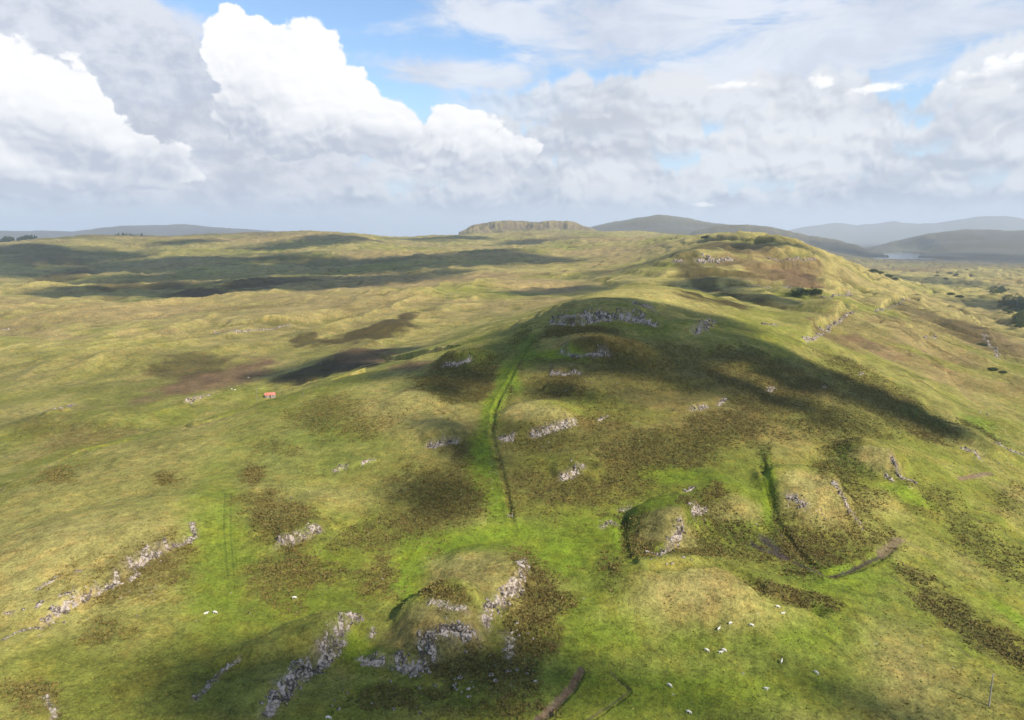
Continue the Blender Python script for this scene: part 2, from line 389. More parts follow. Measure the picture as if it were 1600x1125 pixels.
def poly_w(pl): return np.array([wpt(*p) for p in pl])
def seg_dist(pw, idx):
    """unsigned and signed distance and position along a world polyline"""
    x, y = X[idx], Y[idx]; best = np.full(x.shape, 1e9); sg = np.zeros(x.shape); al = np.zeros(x.shape); L = 0
    for a, b in zip(pw[:-1], pw[1:]):
        d = b - a; ln = np.hypot(*d) + 1e-9; t = np.clip(((x - a[0]) * d[0] + (y - a[1]) * d[1]) / ln ** 2, 0, 1)
        qx, qy = x - a[0] - t * d[0], y - a[1] - t * d[1]; dd = np.hypot(qx, qy)
        s = np.sign(d[0] * qy - d[1] * qx); m = dd < best
        best = np.where(m, dd, best); sg = np.where(m, s, sg); al = np.where(m, L + t * ln, al); L += ln
    return best, sg, al, L
def scarp(pl, h, length=14.0, w=0.7, side=1):
    """a step in the ground: left-hand side (walking along the line) stands h higher"""
    pw = poly_w(pl); c = pw.mean(0); rad = np.max(np.hypot(*(pw - c).T)) + length * 2.2
    idx = sub(c[0], c[1], rad); d, s, al, L = seg_dist(pw, idx); s = s * side
    sd_ = d * s + 0.7 * w * fbm(X[idx] / (w * 3), Y[idx] / (w * 3), 2, 5)
    up = sstep(-w, w, sd_) * np.exp(-(np.maximum(sd_, 0) / length) ** 2)
    ends = sstep(0, 0.22, al / L) * sstep(0, 0.22, 1 - al / L)
    Z[idx] += h * up * (0.15 + 0.85 * ends)
def gully(pl, depth, w, bank=0.0):
    pw = poly_w(pl); c = pw.mean(0); rad = np.max(np.hypot(*(pw - c).T)) + w * 4
    idx = sub(c[0], c[1], rad); d, s, al, L = seg_dist(pw, idx)
    d = d * (1 + .35 * fbm(X[idx] / w / 2, Y[idx] / w / 2, 2, 9))
    ends = sstep(0, .08, al / L) * sstep(0, .08, 1 - al / L)
    Z[idx] -= ends * depth * np.exp(-(d / w) ** 4); Z[idx] += ends * bank * np.exp(-((d - 1.8 * w) / w) ** 2)
SC = [([(60,985),(95,955),(150,925),(200,892),(250,862),(312,835)], 2.6, 1, 20, .9), ([(425,857),(460,846),(508,826)], 2.2, 1, 10, .8),
      ([(405,1125),(450,1080),(500,1035),(525,1000),(565,965)], 3.0, 1, 10, .9), ([(560,1035),(620,1045),(665,1040),(720,1005)], 2.4, 1, 6, .8),
      ([(760,985),(785,945),(815,915),(828,875)], 2.6, 1, 8, .8), ([(778,690),(850,678),(912,660)], 2.4, 1, 9, .8), ([(660,700),(722,688)], 2.0, 1, 8, .8),
      ([(865,750),(915,735)], 1.8, 1, 7, .8), ([(855,586),(915,584)], 2.4, 1, 9, 1.0), ([(870,552),(955,556)], 3.2, 1, 14, 1.2),
      ([(850,505),(900,506),(960,498),(1010,505),(1040,512)], 6, 1, 22, 2.0), ([(1078,522),(1120,508)], 4, 1, 14, 1.5),
      ([(680,574),(745,566)], 2.6, 1, 10, 1.0), ([(330,520),(400,517),(460,509)], 5, 1, 40, 2.5), ([(70,643),(115,634)], 2.5, 1, 16, 1.5),
      ([(285,627),(332,618)], 2.5, 1, 14, 1.5), ([(1255,535),(1290,516),(1335,492)], 6, 1, 26, 2.0), ([(1365,490),(1425,468)], 7, 1, 30, 2.5),
      ([(1085,412),(1150,410)], 9, 1, 60, 4), ([(1195,408),(1280,410)], 7, 1, 60, 4), ([(1270,465),(1330,456)], 6, 1, 40, 3),
      ([(1010,868),(1045,862),(1062,835),(1085,800),(1102,790)], 2.6, 1, 9, .8), ([(1300,745),(1318,785),(1350,822)], 2.5, -1, 8, .8), ([(1392,705),(1410,750),(1440,765)], 2.5, -1, 7, .8),
      ([(1070,642),(1140,625)], 1.6, 1, 8, .9), ([(515,738),(590,720)], 1.2, 1, 7, .8), ([(1500,695),(1535,718)], 2.5, -1, 8, 1)]
SC += [([(1075,384),(1130,381),(1190,385),(1255,397)], 12, 1, 130, 6), ([(1065,434),(1160,438),(1270,444)], 7, 1, 60, 4), ([(1100,371),(1190,374)], 9, 1, 150, 8), ([(1150,424),(1230,424),(1290,432)], 6, 1, 50, 3),
       ([(905,545),(985,552),(1060,546)], 2.2, 1, 12, 1.2), ([(960,600),(1050,606),(1130,596)], 1.8, 1, 12, 1.2), ([(1130,570),(1200,580),(1260,588)], 2.2, 1, 12, 1.2), ([(840,612),(905,618)], 1.8, 1, 9, 1), ([(1160,648),(1230,655),(1290,648)], 1.6, 1, 10, 1),
       ([(1340,500),(1400,520),(1450,560)], 5, -1, 40, 3), ([(1400,560),(1470,590),(1520,640)], 4, -1, 30, 3), ([(1450,480),(1520,510),(1570,560)], 6, -1, 50, 4)]
for pl, h, sd2, ln, w in SC: scarp(pl, h, ln, w, sd2)
scarp([(-60,790),(0,757),(100,716),(200,682),(300,657),(420,624),(500,600),(560,583),(650,557),(700,544),(760,526),(820,504)], -12, 150, 9, 1)
PATH_G = [(838,520),(808,565),(788,600),(770,640),(762,680),(772,715),(785,760),(797,808),(806,838)]
gully([(842,518),(812,565),(792,600),(772,640),(768,680),(778,715),(790,760),(799,808),(806,838)], .55, .9, .2)
gully([(1190,705),(1196,745),(1206,790),(1214,815),(1240,850),(1270,882),(1300,897),(1340,885),(1375,868),(1400,850)], .8, 1.3, .2)
gully([(980,800),(972,830),(976,860),(990,885)], 1.0, 1.6)
gully([(1000,885),(1060,880),(1110,875),(1150,890),(1200,925),(1250,935),(1300,960)], 2.2, 2.6)
gully([(910,1045),(895,1075),(870,1100),(845,1125)], .8, .9)
gully([(955,1050),(970,1062),(985,1078),(962,1096),(940,1112),(915,1125)], .5, .5)
gully([(0,768),(60,735),(130,702),(200,688),(300,666),(400,634)], 1.0, 1.8, .4)

# relief noise: size grows with distance so that slopes stay natural
def relief():
    global Z
    w1 = sstep(130, 900, Rg)
    Z += 1.2 * fbm(X / 38, Y / 38, 4, 21) * (1 - .3 * w1)
    n = fbm(X / 240 + 3, Y / 240, 5, 22); Z += 9 * w1 * n
    w2 = sstep(450, 1100, Rg) * (1 - sstep(5000, 7000, Rg))
    rg = 1 - np.abs(fbm(X / 150 + 7, Y / 120, 4, 33)) * 2.2; Z += w2 * 6 * rg
    Z += w2 * 2.2 * fbm(X / 45, Y / 45, 4, 34)
    # contour ledges of the lava beds on the hill and, larger, beyond it
    ph = Z / 5.2 * 2 * pi + 3.0 * fbm(X / 70, Y / 70, 3, 47); mk = sstep(-.12, .22, fbm(X / 80 + 4, Y / 60, 3, 48))
    Z += sstep(225, 300, Rg) * (1 - sstep(560, 750, Rg)) * mk * .75 * (np.sin(ph) + .3 * np.sin(2 * ph + .6))
    ph = Z / 13.0 * 2 * pi + 3.0 * fbm(X / 260, Y / 260, 3, 49); mk = sstep(-.15, .2, fbm(X / 300 + 4, Y / 240, 3, 50))
    Z += sstep(650, 900, Rg) * (1 - sstep(4200, 5200, Rg)) * mk * 1.9 * (np.sin(ph) + .35 * np.sin(2 * ph + .6))
    lw = sstep(420, 700, Rg) * (1 - sstep(2200, 3400, Rg)) * (1 - sstep(R(-6), R(4), Pg))
    al, ac = X * .38 + Y * .925, X * .925 - Y * .38; wv = 40 * fbm(X / 260, Y / 260, 3, 35)
    r1 = gnoise((ac + wv) / 85, al / 420, 36); r1 = 1 - np.abs(r1) * 1.6; Z += lw * (8.5 * sstep(-.25, .3, fbm(X / 330 + 2, Y / 330, 2, 46)) * r1 ** 2 + 3 * fbm((ac + wv) / 30, al / 140, 3, 37))
    rw = sstep(R(11), R(17), Pg) * sstep(430, 620, Rg) * (1 - sstep(1700, 2600, Rg))
    al, ac = -X * .30 + Y * .954, X * .954 + Y * .30; wv = 25 * fbm(X / 160, Y / 160, 3, 38)
    r2 = gnoise((ac + wv) / 48, al / 260, 39); Z += rw * (6 * (1 - np.abs(r2) * 1.8) + 2 * fbm((ac + wv) / 18, al / 90, 3, 41))
    # stepped lava terraces in the middle distance
    t = fbm(X / 420, Y / 300, 4, 25) * 42; st = t + 2.4 * np.sin(t * 1.3)
    Z += sstep(900, 2500, Rg) * (st - t * 0.35) * .8 * (1 - sstep(4200, 6500, Rg) * .5)
    far = sstep(4500, 9000, Rg) * (Z > -150)
    Z += far * 38 * fbm(X / 900, Y / 900, 5, 27) * np.clip((Z + 160) / 200, 0, 1)
    right = sstep(R(14), R(24), Pg) * sstep(1000, 1800, Rg) * (1 - sstep(4500, 6000, Rg))
    rn = np.abs(fbm((X * .8 + Y * .5) / 190, (Y * .8 - X * .3) / 110, 4, 31)); Z -= right * 14 * np.exp(-(rn / .07) ** 2)
relief()
LOCH_Z = -172.0; LOCH_A = math.atan2(ray(1410, 399)[0], ray(1410, 399)[1])
def loch_r(x, y):
    r = np.hypot(x, y); az = np.arctan2(x, y)
    e = np.hypot((az - LOCH_A) * r / 165, (r - 7150) / 1050)
    return e + .35 * fbm(x / 250, y / 500, 3, 61)
lr_ = loch_r(X, Y); near_l = lr_ < 2.2
Z = np.where(near_l, Z + (np.maximum(LOCH_Z + 2.5, np.minimum(Z, LOCH_Z + 14)) - Z) * (1 - sstep(1.3, 2.2, lr_)), Z)
Z = np.where(lr_ < 1.0, LOCH_Z - 4, Z)
# nothing in front of it stands high enough to hide it
see = (1 - sstep(R(1.3), R(4.2), np.abs(Pg - LOCH_A))) * sstep(2400, 3000, Rg) * (1 - sstep(6150, 6400, Rg))
Z = Z + (np.minimum(Z, -0.0290 * Rg) - Z) * see
print('terrain', Z.shape)
# ------------------------------------------------------------------ ground cover: real colours of the plants, by patch
C = lambda *a: np.array(s2l(*a), np.float32)
GRASS  = np.array([0.154, 0.163, 0.022], np.float32)
LUSH   = np.array([0.118, 0.162, 0.011], np.float32)
STRAW  = np.array([0.275, 0.232, 0.070], np.float32)
TAN    = np.array([0.245, 0.185, 0.070], np.float32)
RUST   = np.array([0.140, 0.090, 0.040], np.float32)
HEATH  = np.array([0.100, 0.078, 0.022], np.float32)
DARKG  = np.array([0.062, 0.088, 0.014], np.float32)
PEAT   = np.array([0.045, 0.035, 0.030], np.float32)
SOIL   = np.array([0.140, 0.095, 0.060], np.float32)
ROCKC  = np.array([0.300, 0.240, 0.190], np.float32)
lg = np.log(Rg)
nA = fbm(X / 60, Y / 60, 5, 51); nB = fbm(X / 14 + 5, Y / 14, 4, 52); nC = fbm(X / 3.2, Y / 3.2, 3, 53); nD = fbm(X / 300, Y / 300, 5, 54)
far = sstep(350, 1100, Rg)[..., None]; vfar = sstep(2500, 6000, Rg)[..., None]
n_ = (nA * 1.1 + nB * .55)[..., None]
colr = GRASS + (STRAW - GRASS) * np.clip(.18 + 1.1 * n_, 0, 1)
fcol = GRASS * 1.05 + (STRAW - GRASS * 1.05) * np.clip(.58 + 1.5 * (nD * 1.1 + nA * .6)[..., None], 0, 1)
fcol = fcol + (TAN - fcol) * np.clip(.30 + 2.2 * fbm(X / 500 + 9, Y / 350, 5, 57)[..., None], 0, .85)
fcol = fcol + (HEATH * 1.4 - fcol) * sstep(.17, .26, fbm(X / 170 + 4, Y / 110, 6, 58, .6))[..., None] * .7
colr = colr * (1 - far) + fcol * far
vcol = np.array([.075, .068, .045]) + (HEATH * .6 - np.array([.075, .068, .045])) * sstep(-.1, .25, fbm(X / 700, Y / 700, 5, 59))[..., None]
vf = vfar * (1 - ((Rg < 5900) & (np.abs(Pg) < R(16)))[..., None] * .7)
colr = colr * (1 - vf) + vcol * vf
# plants follow the lie of the land: rushes and heather in the hollows, pale bent grass on the rises
def box_(A, ki, kj):
    c = np.cumsum(np.pad(A, ((ki + 1, ki), (0, 0)), mode='edge'), 0); A = (c[2 * ki + 1:] - c[:-2 * ki - 1]) / (2 * ki + 1)
    c = np.cumsum(np.pad(A, ((0, 0), (kj + 1, kj)), mode='edge'), 1); return (c[:, 2 * kj + 1:] - c[:, :-2 * kj - 1]) / (2 * kj + 1)
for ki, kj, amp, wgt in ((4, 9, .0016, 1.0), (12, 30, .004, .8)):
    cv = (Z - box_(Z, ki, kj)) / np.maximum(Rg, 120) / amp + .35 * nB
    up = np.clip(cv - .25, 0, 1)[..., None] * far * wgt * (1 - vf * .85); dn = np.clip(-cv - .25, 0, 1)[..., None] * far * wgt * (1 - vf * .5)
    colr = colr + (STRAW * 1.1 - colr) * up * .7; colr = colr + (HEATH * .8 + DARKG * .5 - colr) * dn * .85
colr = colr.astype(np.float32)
rough_a = np.full(Rg.shape, .35, np.float32)       # how tussocky / speckled
rock_a = np.zeros(Rg.shape, np.float32)
heath_a = np.zeros(Rg.shape, np.float32)
green_a = np.zeros(Rg.shape, np.float32)

def patch(px, py, rx, ry, colour, k=1.0, ang=0, soft=.5, n=.55, rough=None, kind=None, seed=0):
    c = G(px, py); a = R(ang)
    ax = G(px + rx * cos(a) * .5, py - rx * sin(a) * .5)[:2] - G(px - rx * cos(a) * .5, py + rx * sin(a) * .5)[:2]
    ay = G(px + ry * sin(a) * .5, py + ry * cos(a) * .5)[:2] - G(px - ry * sin(a) * .5, py - ry * cos(a) * .5)[:2]
    mp = mpp(c); a_ = math.atan2(c[0], c[1]); gr = min(1 / max(abs(c[2]) / np.hypot(c[0], c[1]), .02), 14)
    # an axis must not jump over a crest
    if np.hypot(*ax) > 1.3 * mp * (rx * abs(cos(a)) + rx * abs(sin(a)) * gr) + 1: ax = np.array([cos(a_) * cos(a) + sin(a_) * sin(a) * gr, -sin(a_) * cos(a) + cos(a_) * sin(a) * gr]) * rx * mp
    if np.hypot(*ay) > 1.3 * mp * (ry * gr * abs(cos(a)) + ry * abs(sin(a))) + 1: ay = -np.array([sin(a_) * gr * cos(a) - cos(a_) * sin(a), cos(a_) * gr * cos(a) + sin(a_) * sin(a)]) * ry * mp
    D = np.stack([ax, ay], 1)
    if abs(np.linalg.det(D)) < 1e-3: return
    I = np.linalg.inv(D); rad = (np.hypot(*ax) + np.hypot(*ay)) * 1.7
    idx = sub(c[0], c[1], rad); x, y = X[idx] - c[0], Y[idx] - c[1]
    e1 = I[0, 0] * x + I[0, 1] * y; e2 = I[1, 0] * x + I[1, 1] * y
    sc = max(min(np.hypot(*ax), np.hypot(*ay)) * .9, .8)
    r = np.hypot(e1, e2) + n * fbm(X[idx] / sc, Y[idx] / sc, 5, 71 + seed + int(px), .6)
    if kind == 'heath': r = r * 1.12 + .30 * np.abs(fbm(X[idx] / 5, Y[idx] / 5, 3, 77)) 
    w = (1 - sstep(1 - soft, 1 + soft * .6, r)) * k
    if kind == 'heath': w = w * (.55 + .45 * sstep(-.3, .12, fbm(X[idx] / 2.6, Y[idx] / 2.6, 3, 78)))
    if kind is None or kind != 'rockonly': colr[idx] += (colour - colr[idx]) * w[:, None].astype(np.float32)
    if rough is not None: rough_a[idx] += (rough - rough_a[idx]) * w
    if kind == 'heath': heath_a[idx] = np.maximum(heath_a[idx], w)
    elif kind in ('rock', 'rockonly'): rock_a[idx] = np.maximum(rock_a[idx], w)
    else: heath_a[idx] *= (1 - w)
    if kind == 'green': green_a[idx] = np.maximum(green_a[idx], w)
def line(pl, wm, colour, k=1.0, soft=.6, rough=None, kind=None, n=.5):
    pw = poly_w(pl); c = pw.mean(0); rad = np.max(np.hypot(*(pw - c).T)) + wm * 3
    idx = sub(c[0], c[1], rad); d, s, al, L = seg_dist(pw, idx)
    r = d / wm + n * fbm(X[idx] / wm / 1.5, Y[idx] / wm / 1.5, 3, 91)
    w = (1 - sstep(1 - soft, 1 + soft * .5, r)) * k
    colr[idx] += (colour - colr[idx]) * w[:, None].astype(np.float32)
    if rough is not None: rough_a[idx] += (rough - rough_a[idx]) * w
    heath_a[idx] *= (1 - w)
    if kind == 'rock': rock_a[idx] = np.maximum(rock_a[idx], w)
    if kind == 'heath': heath_a[idx] = np.maximum(heath_a[idx], w)

# broad grounds first
for a in [(200,780,300,90,STRAW*1.05,.6,18),(100,850,160,70,STRAW*1.1,.6,20),(180,800,230,110,STRAW,.35,20),(120,870,200,60,STRAW,.5,20),(60,960,120,50,STRAW,.35,0),(380,720,260,60,GRASS,.5,15),(500,700,160,60,DARKG*1.8,.35,0),
          (340,850,60,170,LUSH,.75,0),(200,1060,260,60,GRASS*.95,.7,0),(350,1040,160,70,GRASS*.8,.6,0),(520,940,160,70,LUSH*.85,.6,0),(600,860,260,60,LUSH,.5,0),
          (780,990,200,60,GRASS*.8,.5,0),(960,960,120,120,LUSH,.75,0),(1180,1010,330,90,LUSH*1.05,.75,0),(1000,1080,260,60,LUSH*.85,.7,0),(1300,900,110,60,LUSH,.8,0),
          (1350,960,130,70,LUSH,.8,0),(1120,870,160,60,GRASS,.5,0),(900,840,120,50,LUSH,.8,0),(1130,740,130,50,LUSH,.85,-8),(1050,780,110,40,LUSH,.85,0),
          (1500,1050,160,90,GRASS*.9,.5,-30),(1450,1080,140,80,TAN,.35,-30),(1400,1000,90,60,TAN,.4,-40),(980,620,300,100,HEATH*1.25,.6,0),(1200,630,280,70,HEATH*1.2,.6,0),(720,700,160,90,HEATH*1.3,.45,0),(1000,560,200,50,HEATH*1.3,.5,0)]:
    patch(*a, soft=.8)
for a in [(650,600,90,45,STRAW,.5,0),(640,660,100,20,STRAW,.4,0),(250,720,160,30,STRAW,.35,18),(700,890,110,40,STRAW,.55,0),(1085,920,90,38,TAN,.8,0),(1100,930,140,60,STRAW,.7,0),(1170,960,90,30,STRAW,.4,0),
          (1040,820,52,42,STRAW*.75,.7,0),(1275,770,60,40,STRAW*.9,.8,0),(1370,715,42,24,STRAW*.85,.8,0),(690,960,80,36,STRAW*.7,.75,0),(640,975,60,26,STRAW*.6,.6,0),(830,640,60,14,STRAW,.8,0),(1150,800,50,22,STRAW*.7,.5,0),
          (1010,455,110,13,STRAW*1.05,.85,0),(1080,470,70,12,STRAW,.6,-20),(880,478,70,8,STRAW,.4,20),(1130,1030,260,30,STRAW*.8,.25,0),(740,170,1,1,STRAW,0,0)]:
    patch(*a, soft=.8, n=.5)
# heather and bracken
HE = [(700,775,105,62,1,-10),(640,820,80,45,.7,0),(740,720,50,55,.7,0),(690,600,45,50,.9,0),(730,590,60,42,1,0),(560,650,80,32,.55,0),(500,640,60,30,.5,0),(430,800,70,38,.75,0),
      (470,890,80,34,.7,0),(570,840,80,26,.6,0),(395,742,22,18,.95,0),(260,748,24,15,1,0),(90,740,40,18,.8,15),(210,910,110,45,.55,10),(260,870,60,40,.5,0),(160,985,50,22,.6,0),
      (600,905,50,40,.7,0),(840,930,60,75,1,-15),(820,870,30,30,.7,0),(740,1045,90,34,.7,0),(620,1090,90,24,.5,0),(800,1060,60,40,.5,0),(830,1005,50,40,.7,0),
      (960,560,60,40,.9,0),(1000,580,110,26,.6,-6),(940,650,90,40,.6,0),(1000,720,110,55,.85,12),(1080,690,140,40,.8,10),(900,770,90,40,.6,0),(830,750,40,40,.5,0),(870,690,100,30,.5,0),
      (1150,660,90,30,.8,0),(1230,620,90,40,.8,0),(1290,650,110,30,.8,-15),(1160,580,90,35,.6,0),(1260,600,60,22,.7,0),(1400,640,90,30,.75,-20),(1450,670,60,20,.8,-20),(1350,600,100,30,.7,-25),(1180,560,60,24,.7,0),
      (880,600,60,25,.7,0),(960,530,70,12,.6,0),(1060,560,110,28,.5,0),(900,515,80,10,.9,0),(1080,790,30,22,.6,0),(1180,860,120,25,.55,0),(1115,800,60,40,.8,-35),(1000,850,30,35,.8,0),(1090,860,80,22,.9,0),
      (1240,850,70,40,.9,-30),(1320,830,90,55,.7,-20),(1310,730,45,40,.9,-20),(1350,790,50,30,.6,-20),(1290,870,70,24,.8,0),(1430,900,60,16,.6,-35),(1490,960,100,26,.75,-35),(1570,1010,80,25,.8,-35),(1540,850,90,40,.5,-30),(1590,780,60,30,.4,0),
      (1230,930,80,20,.9,-15),(1290,940,40,14,.7,-20),(690,925,46,26,1,-15),(45,1085,60,25,.8,0),(430,700,50,14,.4,0),(120,690,110,22,.5,15),(60,660,80,22,.4,0),(180,620,110,30,.35,10),
      (1460,780,70,30,.4,-20),(960,870,20,40,.6,0),(800,1110,90,16,.5,0),(430,920,60,40,.4,0)]
for i, (px, py, rx, ry, k, a) in enumerate(HE):
    patch(px, py, rx, ry, HEATH * .85 if i % 3 else HEATH * .5 + DARKG * .45, min(1, k * 1.05), a, .6, 1.0, .8, 'heath', i)
for a in [(820,535,24,30,0),(795,600,16,35,0),(770,650,16,28,0),(1330,725,46,24,-25),(1195,715,14,30,0),(1210,820,14,60,0),(970,830,16,40,0),(1150,830,50,30,-30),(1270,890,60,14,0),(1440,650,60,14,-20),(1530,670,50,12,-25),(760,560,40,18,0),(860,560,60,10,0)]:
    patch(a[0], a[1], a[2], a[3], DARKG * (1.5 if a[0] < 900 else 1.0), .85, a[4], .6, .6, .9, 'heath', 5)
for a in [(1042,815,50,36,STRAW*.8,1,0),(1270,762,60,30,STRAW,1,-20),(1370,712,44,22,STRAW*.9,1,-20),(690,965,80,34,STRAW*.75,.8,0),(645,980,56,26,STRAW*.6,.7,0),(745,895,70,30,STRAW*.85,.7,0),
          (640,630,88,38,STRAW*.9,.7,0),(835,640,60,14,STRAW,.8,0),(1150,795,50,22,STRAW*.8,.6,0),(930,640,70,14,GRASS,.5,0),(870,720,60,12,GRASS,.5,0),(900,630,60,14,GRASS*1.1,.6,0),(1000,650,60,14,GRASS,.4,0),(890,545,60,10,GRASS,.7,0)]:
    patch(*a, soft=.5, n=.5)
# bright lush flushes
for a in [(785,600,12,34,0),(752,715,24,50,0),(772,780,16,40,0),(768,640,16,26,0),(800,590,12,30,20),(822,548,14,20,20),(1200,760,12,60,0),(960,850,14,34,0),(1300,890,30,8,20),(790,830,60,18,0),(1330,1000,1,1,0),(880,870,50,30,-20),(740,850,110,24,0),(860,555,50,9,0),(1530,660,40,8,-25),(1420,775,50,14,-25),(640,870,30,8,20),(1070,745,80,16,0),(1580,960,60,10,-35),(560,1020,30,30,0),(640,900,30,60,0)]:
    patch(a[0], a[1], a[2], a[3], LUSH * 1.15, .85, a[4], .7, .5, .3, 'green')
line([(834,522),(802,568),(782,605),(762,642),(752,682),(762,720),(776,765),(788,808)], 2.6, LUSH * .9, .75, n=.6, soft=.9)
# brown and rusty ground in the middle distance
for (px, py, rx, ry, c_, k, a) in [(340,590,110,18,RUST,.8,15),(300,570,70,20,HEATH,.6,10),(560,560,60,20,RUST*.8,.8,10),(580,520,80,16,HEATH,.85,15),(620,500,40,8,HEATH,.8,20),(480,530,30,14,HEATH,.7,0),(500,580,90,14,HEATH*.8,.8,10),
    (640,570,40,8,RUST,.7,10),(860,450,90,14,TAN*1.1,.9,3),(720,435,100,12,TAN,.8,0),(780,420,120,10,STRAW,.6,0),(250,450,60,9,HEATH,.7,5),(310,455,50,9,RUST*.7,.8,0),(390,445,60,7,HEATH,.8,3),(180,445,50,6,HEATH,.6,5),
    (60,400,80,22,HEATH*1.1,.6,0),(90,430,60,14,HEATH*.9,.7,8),(300,470,260,10,TAN,.5,0),(150,490,200,14,TAN,.6,3),(200,520,160,10,TAN*1.05,.5,3),(500,410,160,10,HEATH*1.2,.5,0),(450,440,60,6,HEATH,.7,0),
    (1350,540,60,16,RUST,.85,-20),(1300,525,40,8,RUST,.6,-10),(1400,550,50,8,TAN,.6,-15),(1250,435,50,10,RUST,.8,-15),(1210,415,80,8,TAN*.9,.6,0),(1290,430,30,12,STRAW,.7,-40),(1100,450,70,14,HEATH*.9,.6,-15),(1180,465,50,6,HEATH,.7,-10),
    (1480,510,90,14,TAN,.6,-25),(1550,530,80,16,RUST*1.2,.5,-25),(1400,510,60,12,TAN,.6,-20),(1160,410,40,10,RUST,.5,0),(1000,372,80,4,TAN,.7,0),(1130,372,120,5,TAN,.6,0),(330,375,150,4,TAN*1.1,.6,0),(470,370,80,4,TAN*1.1,.6,0),
    (1400,520,130,40,TAN*.9,.5,-15),(1500,580,140,26,RUST*1.3,.4,-20),(1150,388,90,9,RUST*1.2,.5,0),(1240,428,80,14,RUST,.6,0),(1130,425,60,8,HEATH,.6,0),(1300,440,24,20,STRAW,.6,-40),(1520,520,70,16,HEATH,.5,-25),(1440,490,60,8,HEATH,.5,-20),(700,395,200,6,TAN,.5,0),(930,395,120,7,TAN*.95,.6,0),(880,372,120,4,HEATH,.4,0),(1120,470,70,8,HEATH,.8,-15),(1230,470,90,6,STRAW*.9,.5,0),(815,362,90,3,STRAW*.9,.8,0),(450,385,60,5,STRAW,.6,0),(170,385,90,6,STRAW*.95,.6,-8),(450,460,1,1,TAN,0,0),(180,460,110,5,STRAW,.5,3),(560,450,110,8,TAN*1.05,.6,5),(40,520,60,12,TAN,.5,0),(1600,475,20,12,DARKG*.6,.9,0),
    (1420,420,120,4,RUST,.5,0),(1500,450,110,5,STRAW*.9,.5,0),(1560,425,60,3,STRAW,.8,-5),(1470,560,110,10,GRASS*1.1,.5,-20),(1560,640,90,14,STRAW*.8,.4,-15),(640,452,1,1,TAN,0,0)]:
    patch(px, py, rx, ry, c_ * (.6 if c_[0] < .11 else 1), min(1, k * 1.2), a, .4, 1.0, .6, None, 3)
# tracks, sheep paths, ditches, streams
line([(1195,842),(1215,862),(1222,870)], 2.2, PEAT, .9); line([(1175,850),(1190,858),(1225,872)], 1.2, PEAT, .95)
line([(1240,878),(1262,888),(1285,898),(1308,900),(1330,893),(1355,880),(1380,868)], .6, PEAT, .9, n=.8)
line([(1375,868),(1390,858),(1405,843)], 1.6, SOIL * .9, .8)
line([(1500,748),(1520,744),(1548,740)], 1.1, SOIL * 1.3, .9)
line([(908,1046),(893,1076),(868,1102),(840,1125)], .85, SOIL, .95, n=.35); line([(955,1050),(985,1078),(950,1105),(915,1125)], .22, PEAT, .7, n=.8)
line([(0,770),(60,738),(130,704),(200,690),(300,668),(400,637)], .8, SOIL, .5)
line([(820,498),(790,503),(760,512),(735,524),(705,538),(670,550)], 1.9, STRAW * 1.25, .85, n=.5)
line([(670,550),(600,566),(520,588),(460,604),(436,612)], 1.6, STRAW * 1.2, .6, n=.5)
line([(200,690),(240,678),(300,668)], .5, HEATH, .8)
line([(352,770),(350,830),(356,900)], .25, DARKG, .6); line([(362,770),(360,830),(366,900)], .25, DARKG, .6)
for pl, w in [([(405,410),(470,412),(530,425),(560,425),(620,420)], 5), ([(300,455),(400,438),(500,437),(560,430),(625,420)], 5), ([(560,445),(640,425),(700,418)], 4),
              ([(880,425),(940,410),(950,405)], 4), ([(1200,515),(1260,540),(1300,560)], 1.5), ([(1450,535),(1470,548),(1500,560)], 2)]:
    line(pl, w, HEATH * .9, .8, n=.6)
# sheep-trodden terracettes on the right-hand slope
for k in range(22):
    x0 = 1360 + rng.random() * 220; y0 = 780 + rng.random() * 200; L = 40 + 60 * rng.random()
    line([(x0, y0), (x0 + L * .5, y0 + L * .33), (x0 + L, y0 + L * .72)], .3, (SOIL if k % 2 else DARKG), .45)
for k in range(14):
    x0 = 1380 + rng.random() * 180; y0 = 460 + rng.random() * 130; L = 40 + 50 * rng.random()
    line([(x0, y0), (x0 + L * .5, y0 + L * .12), (x0 + L, y0 + L * .45)], 1.2, HEATH, .6)

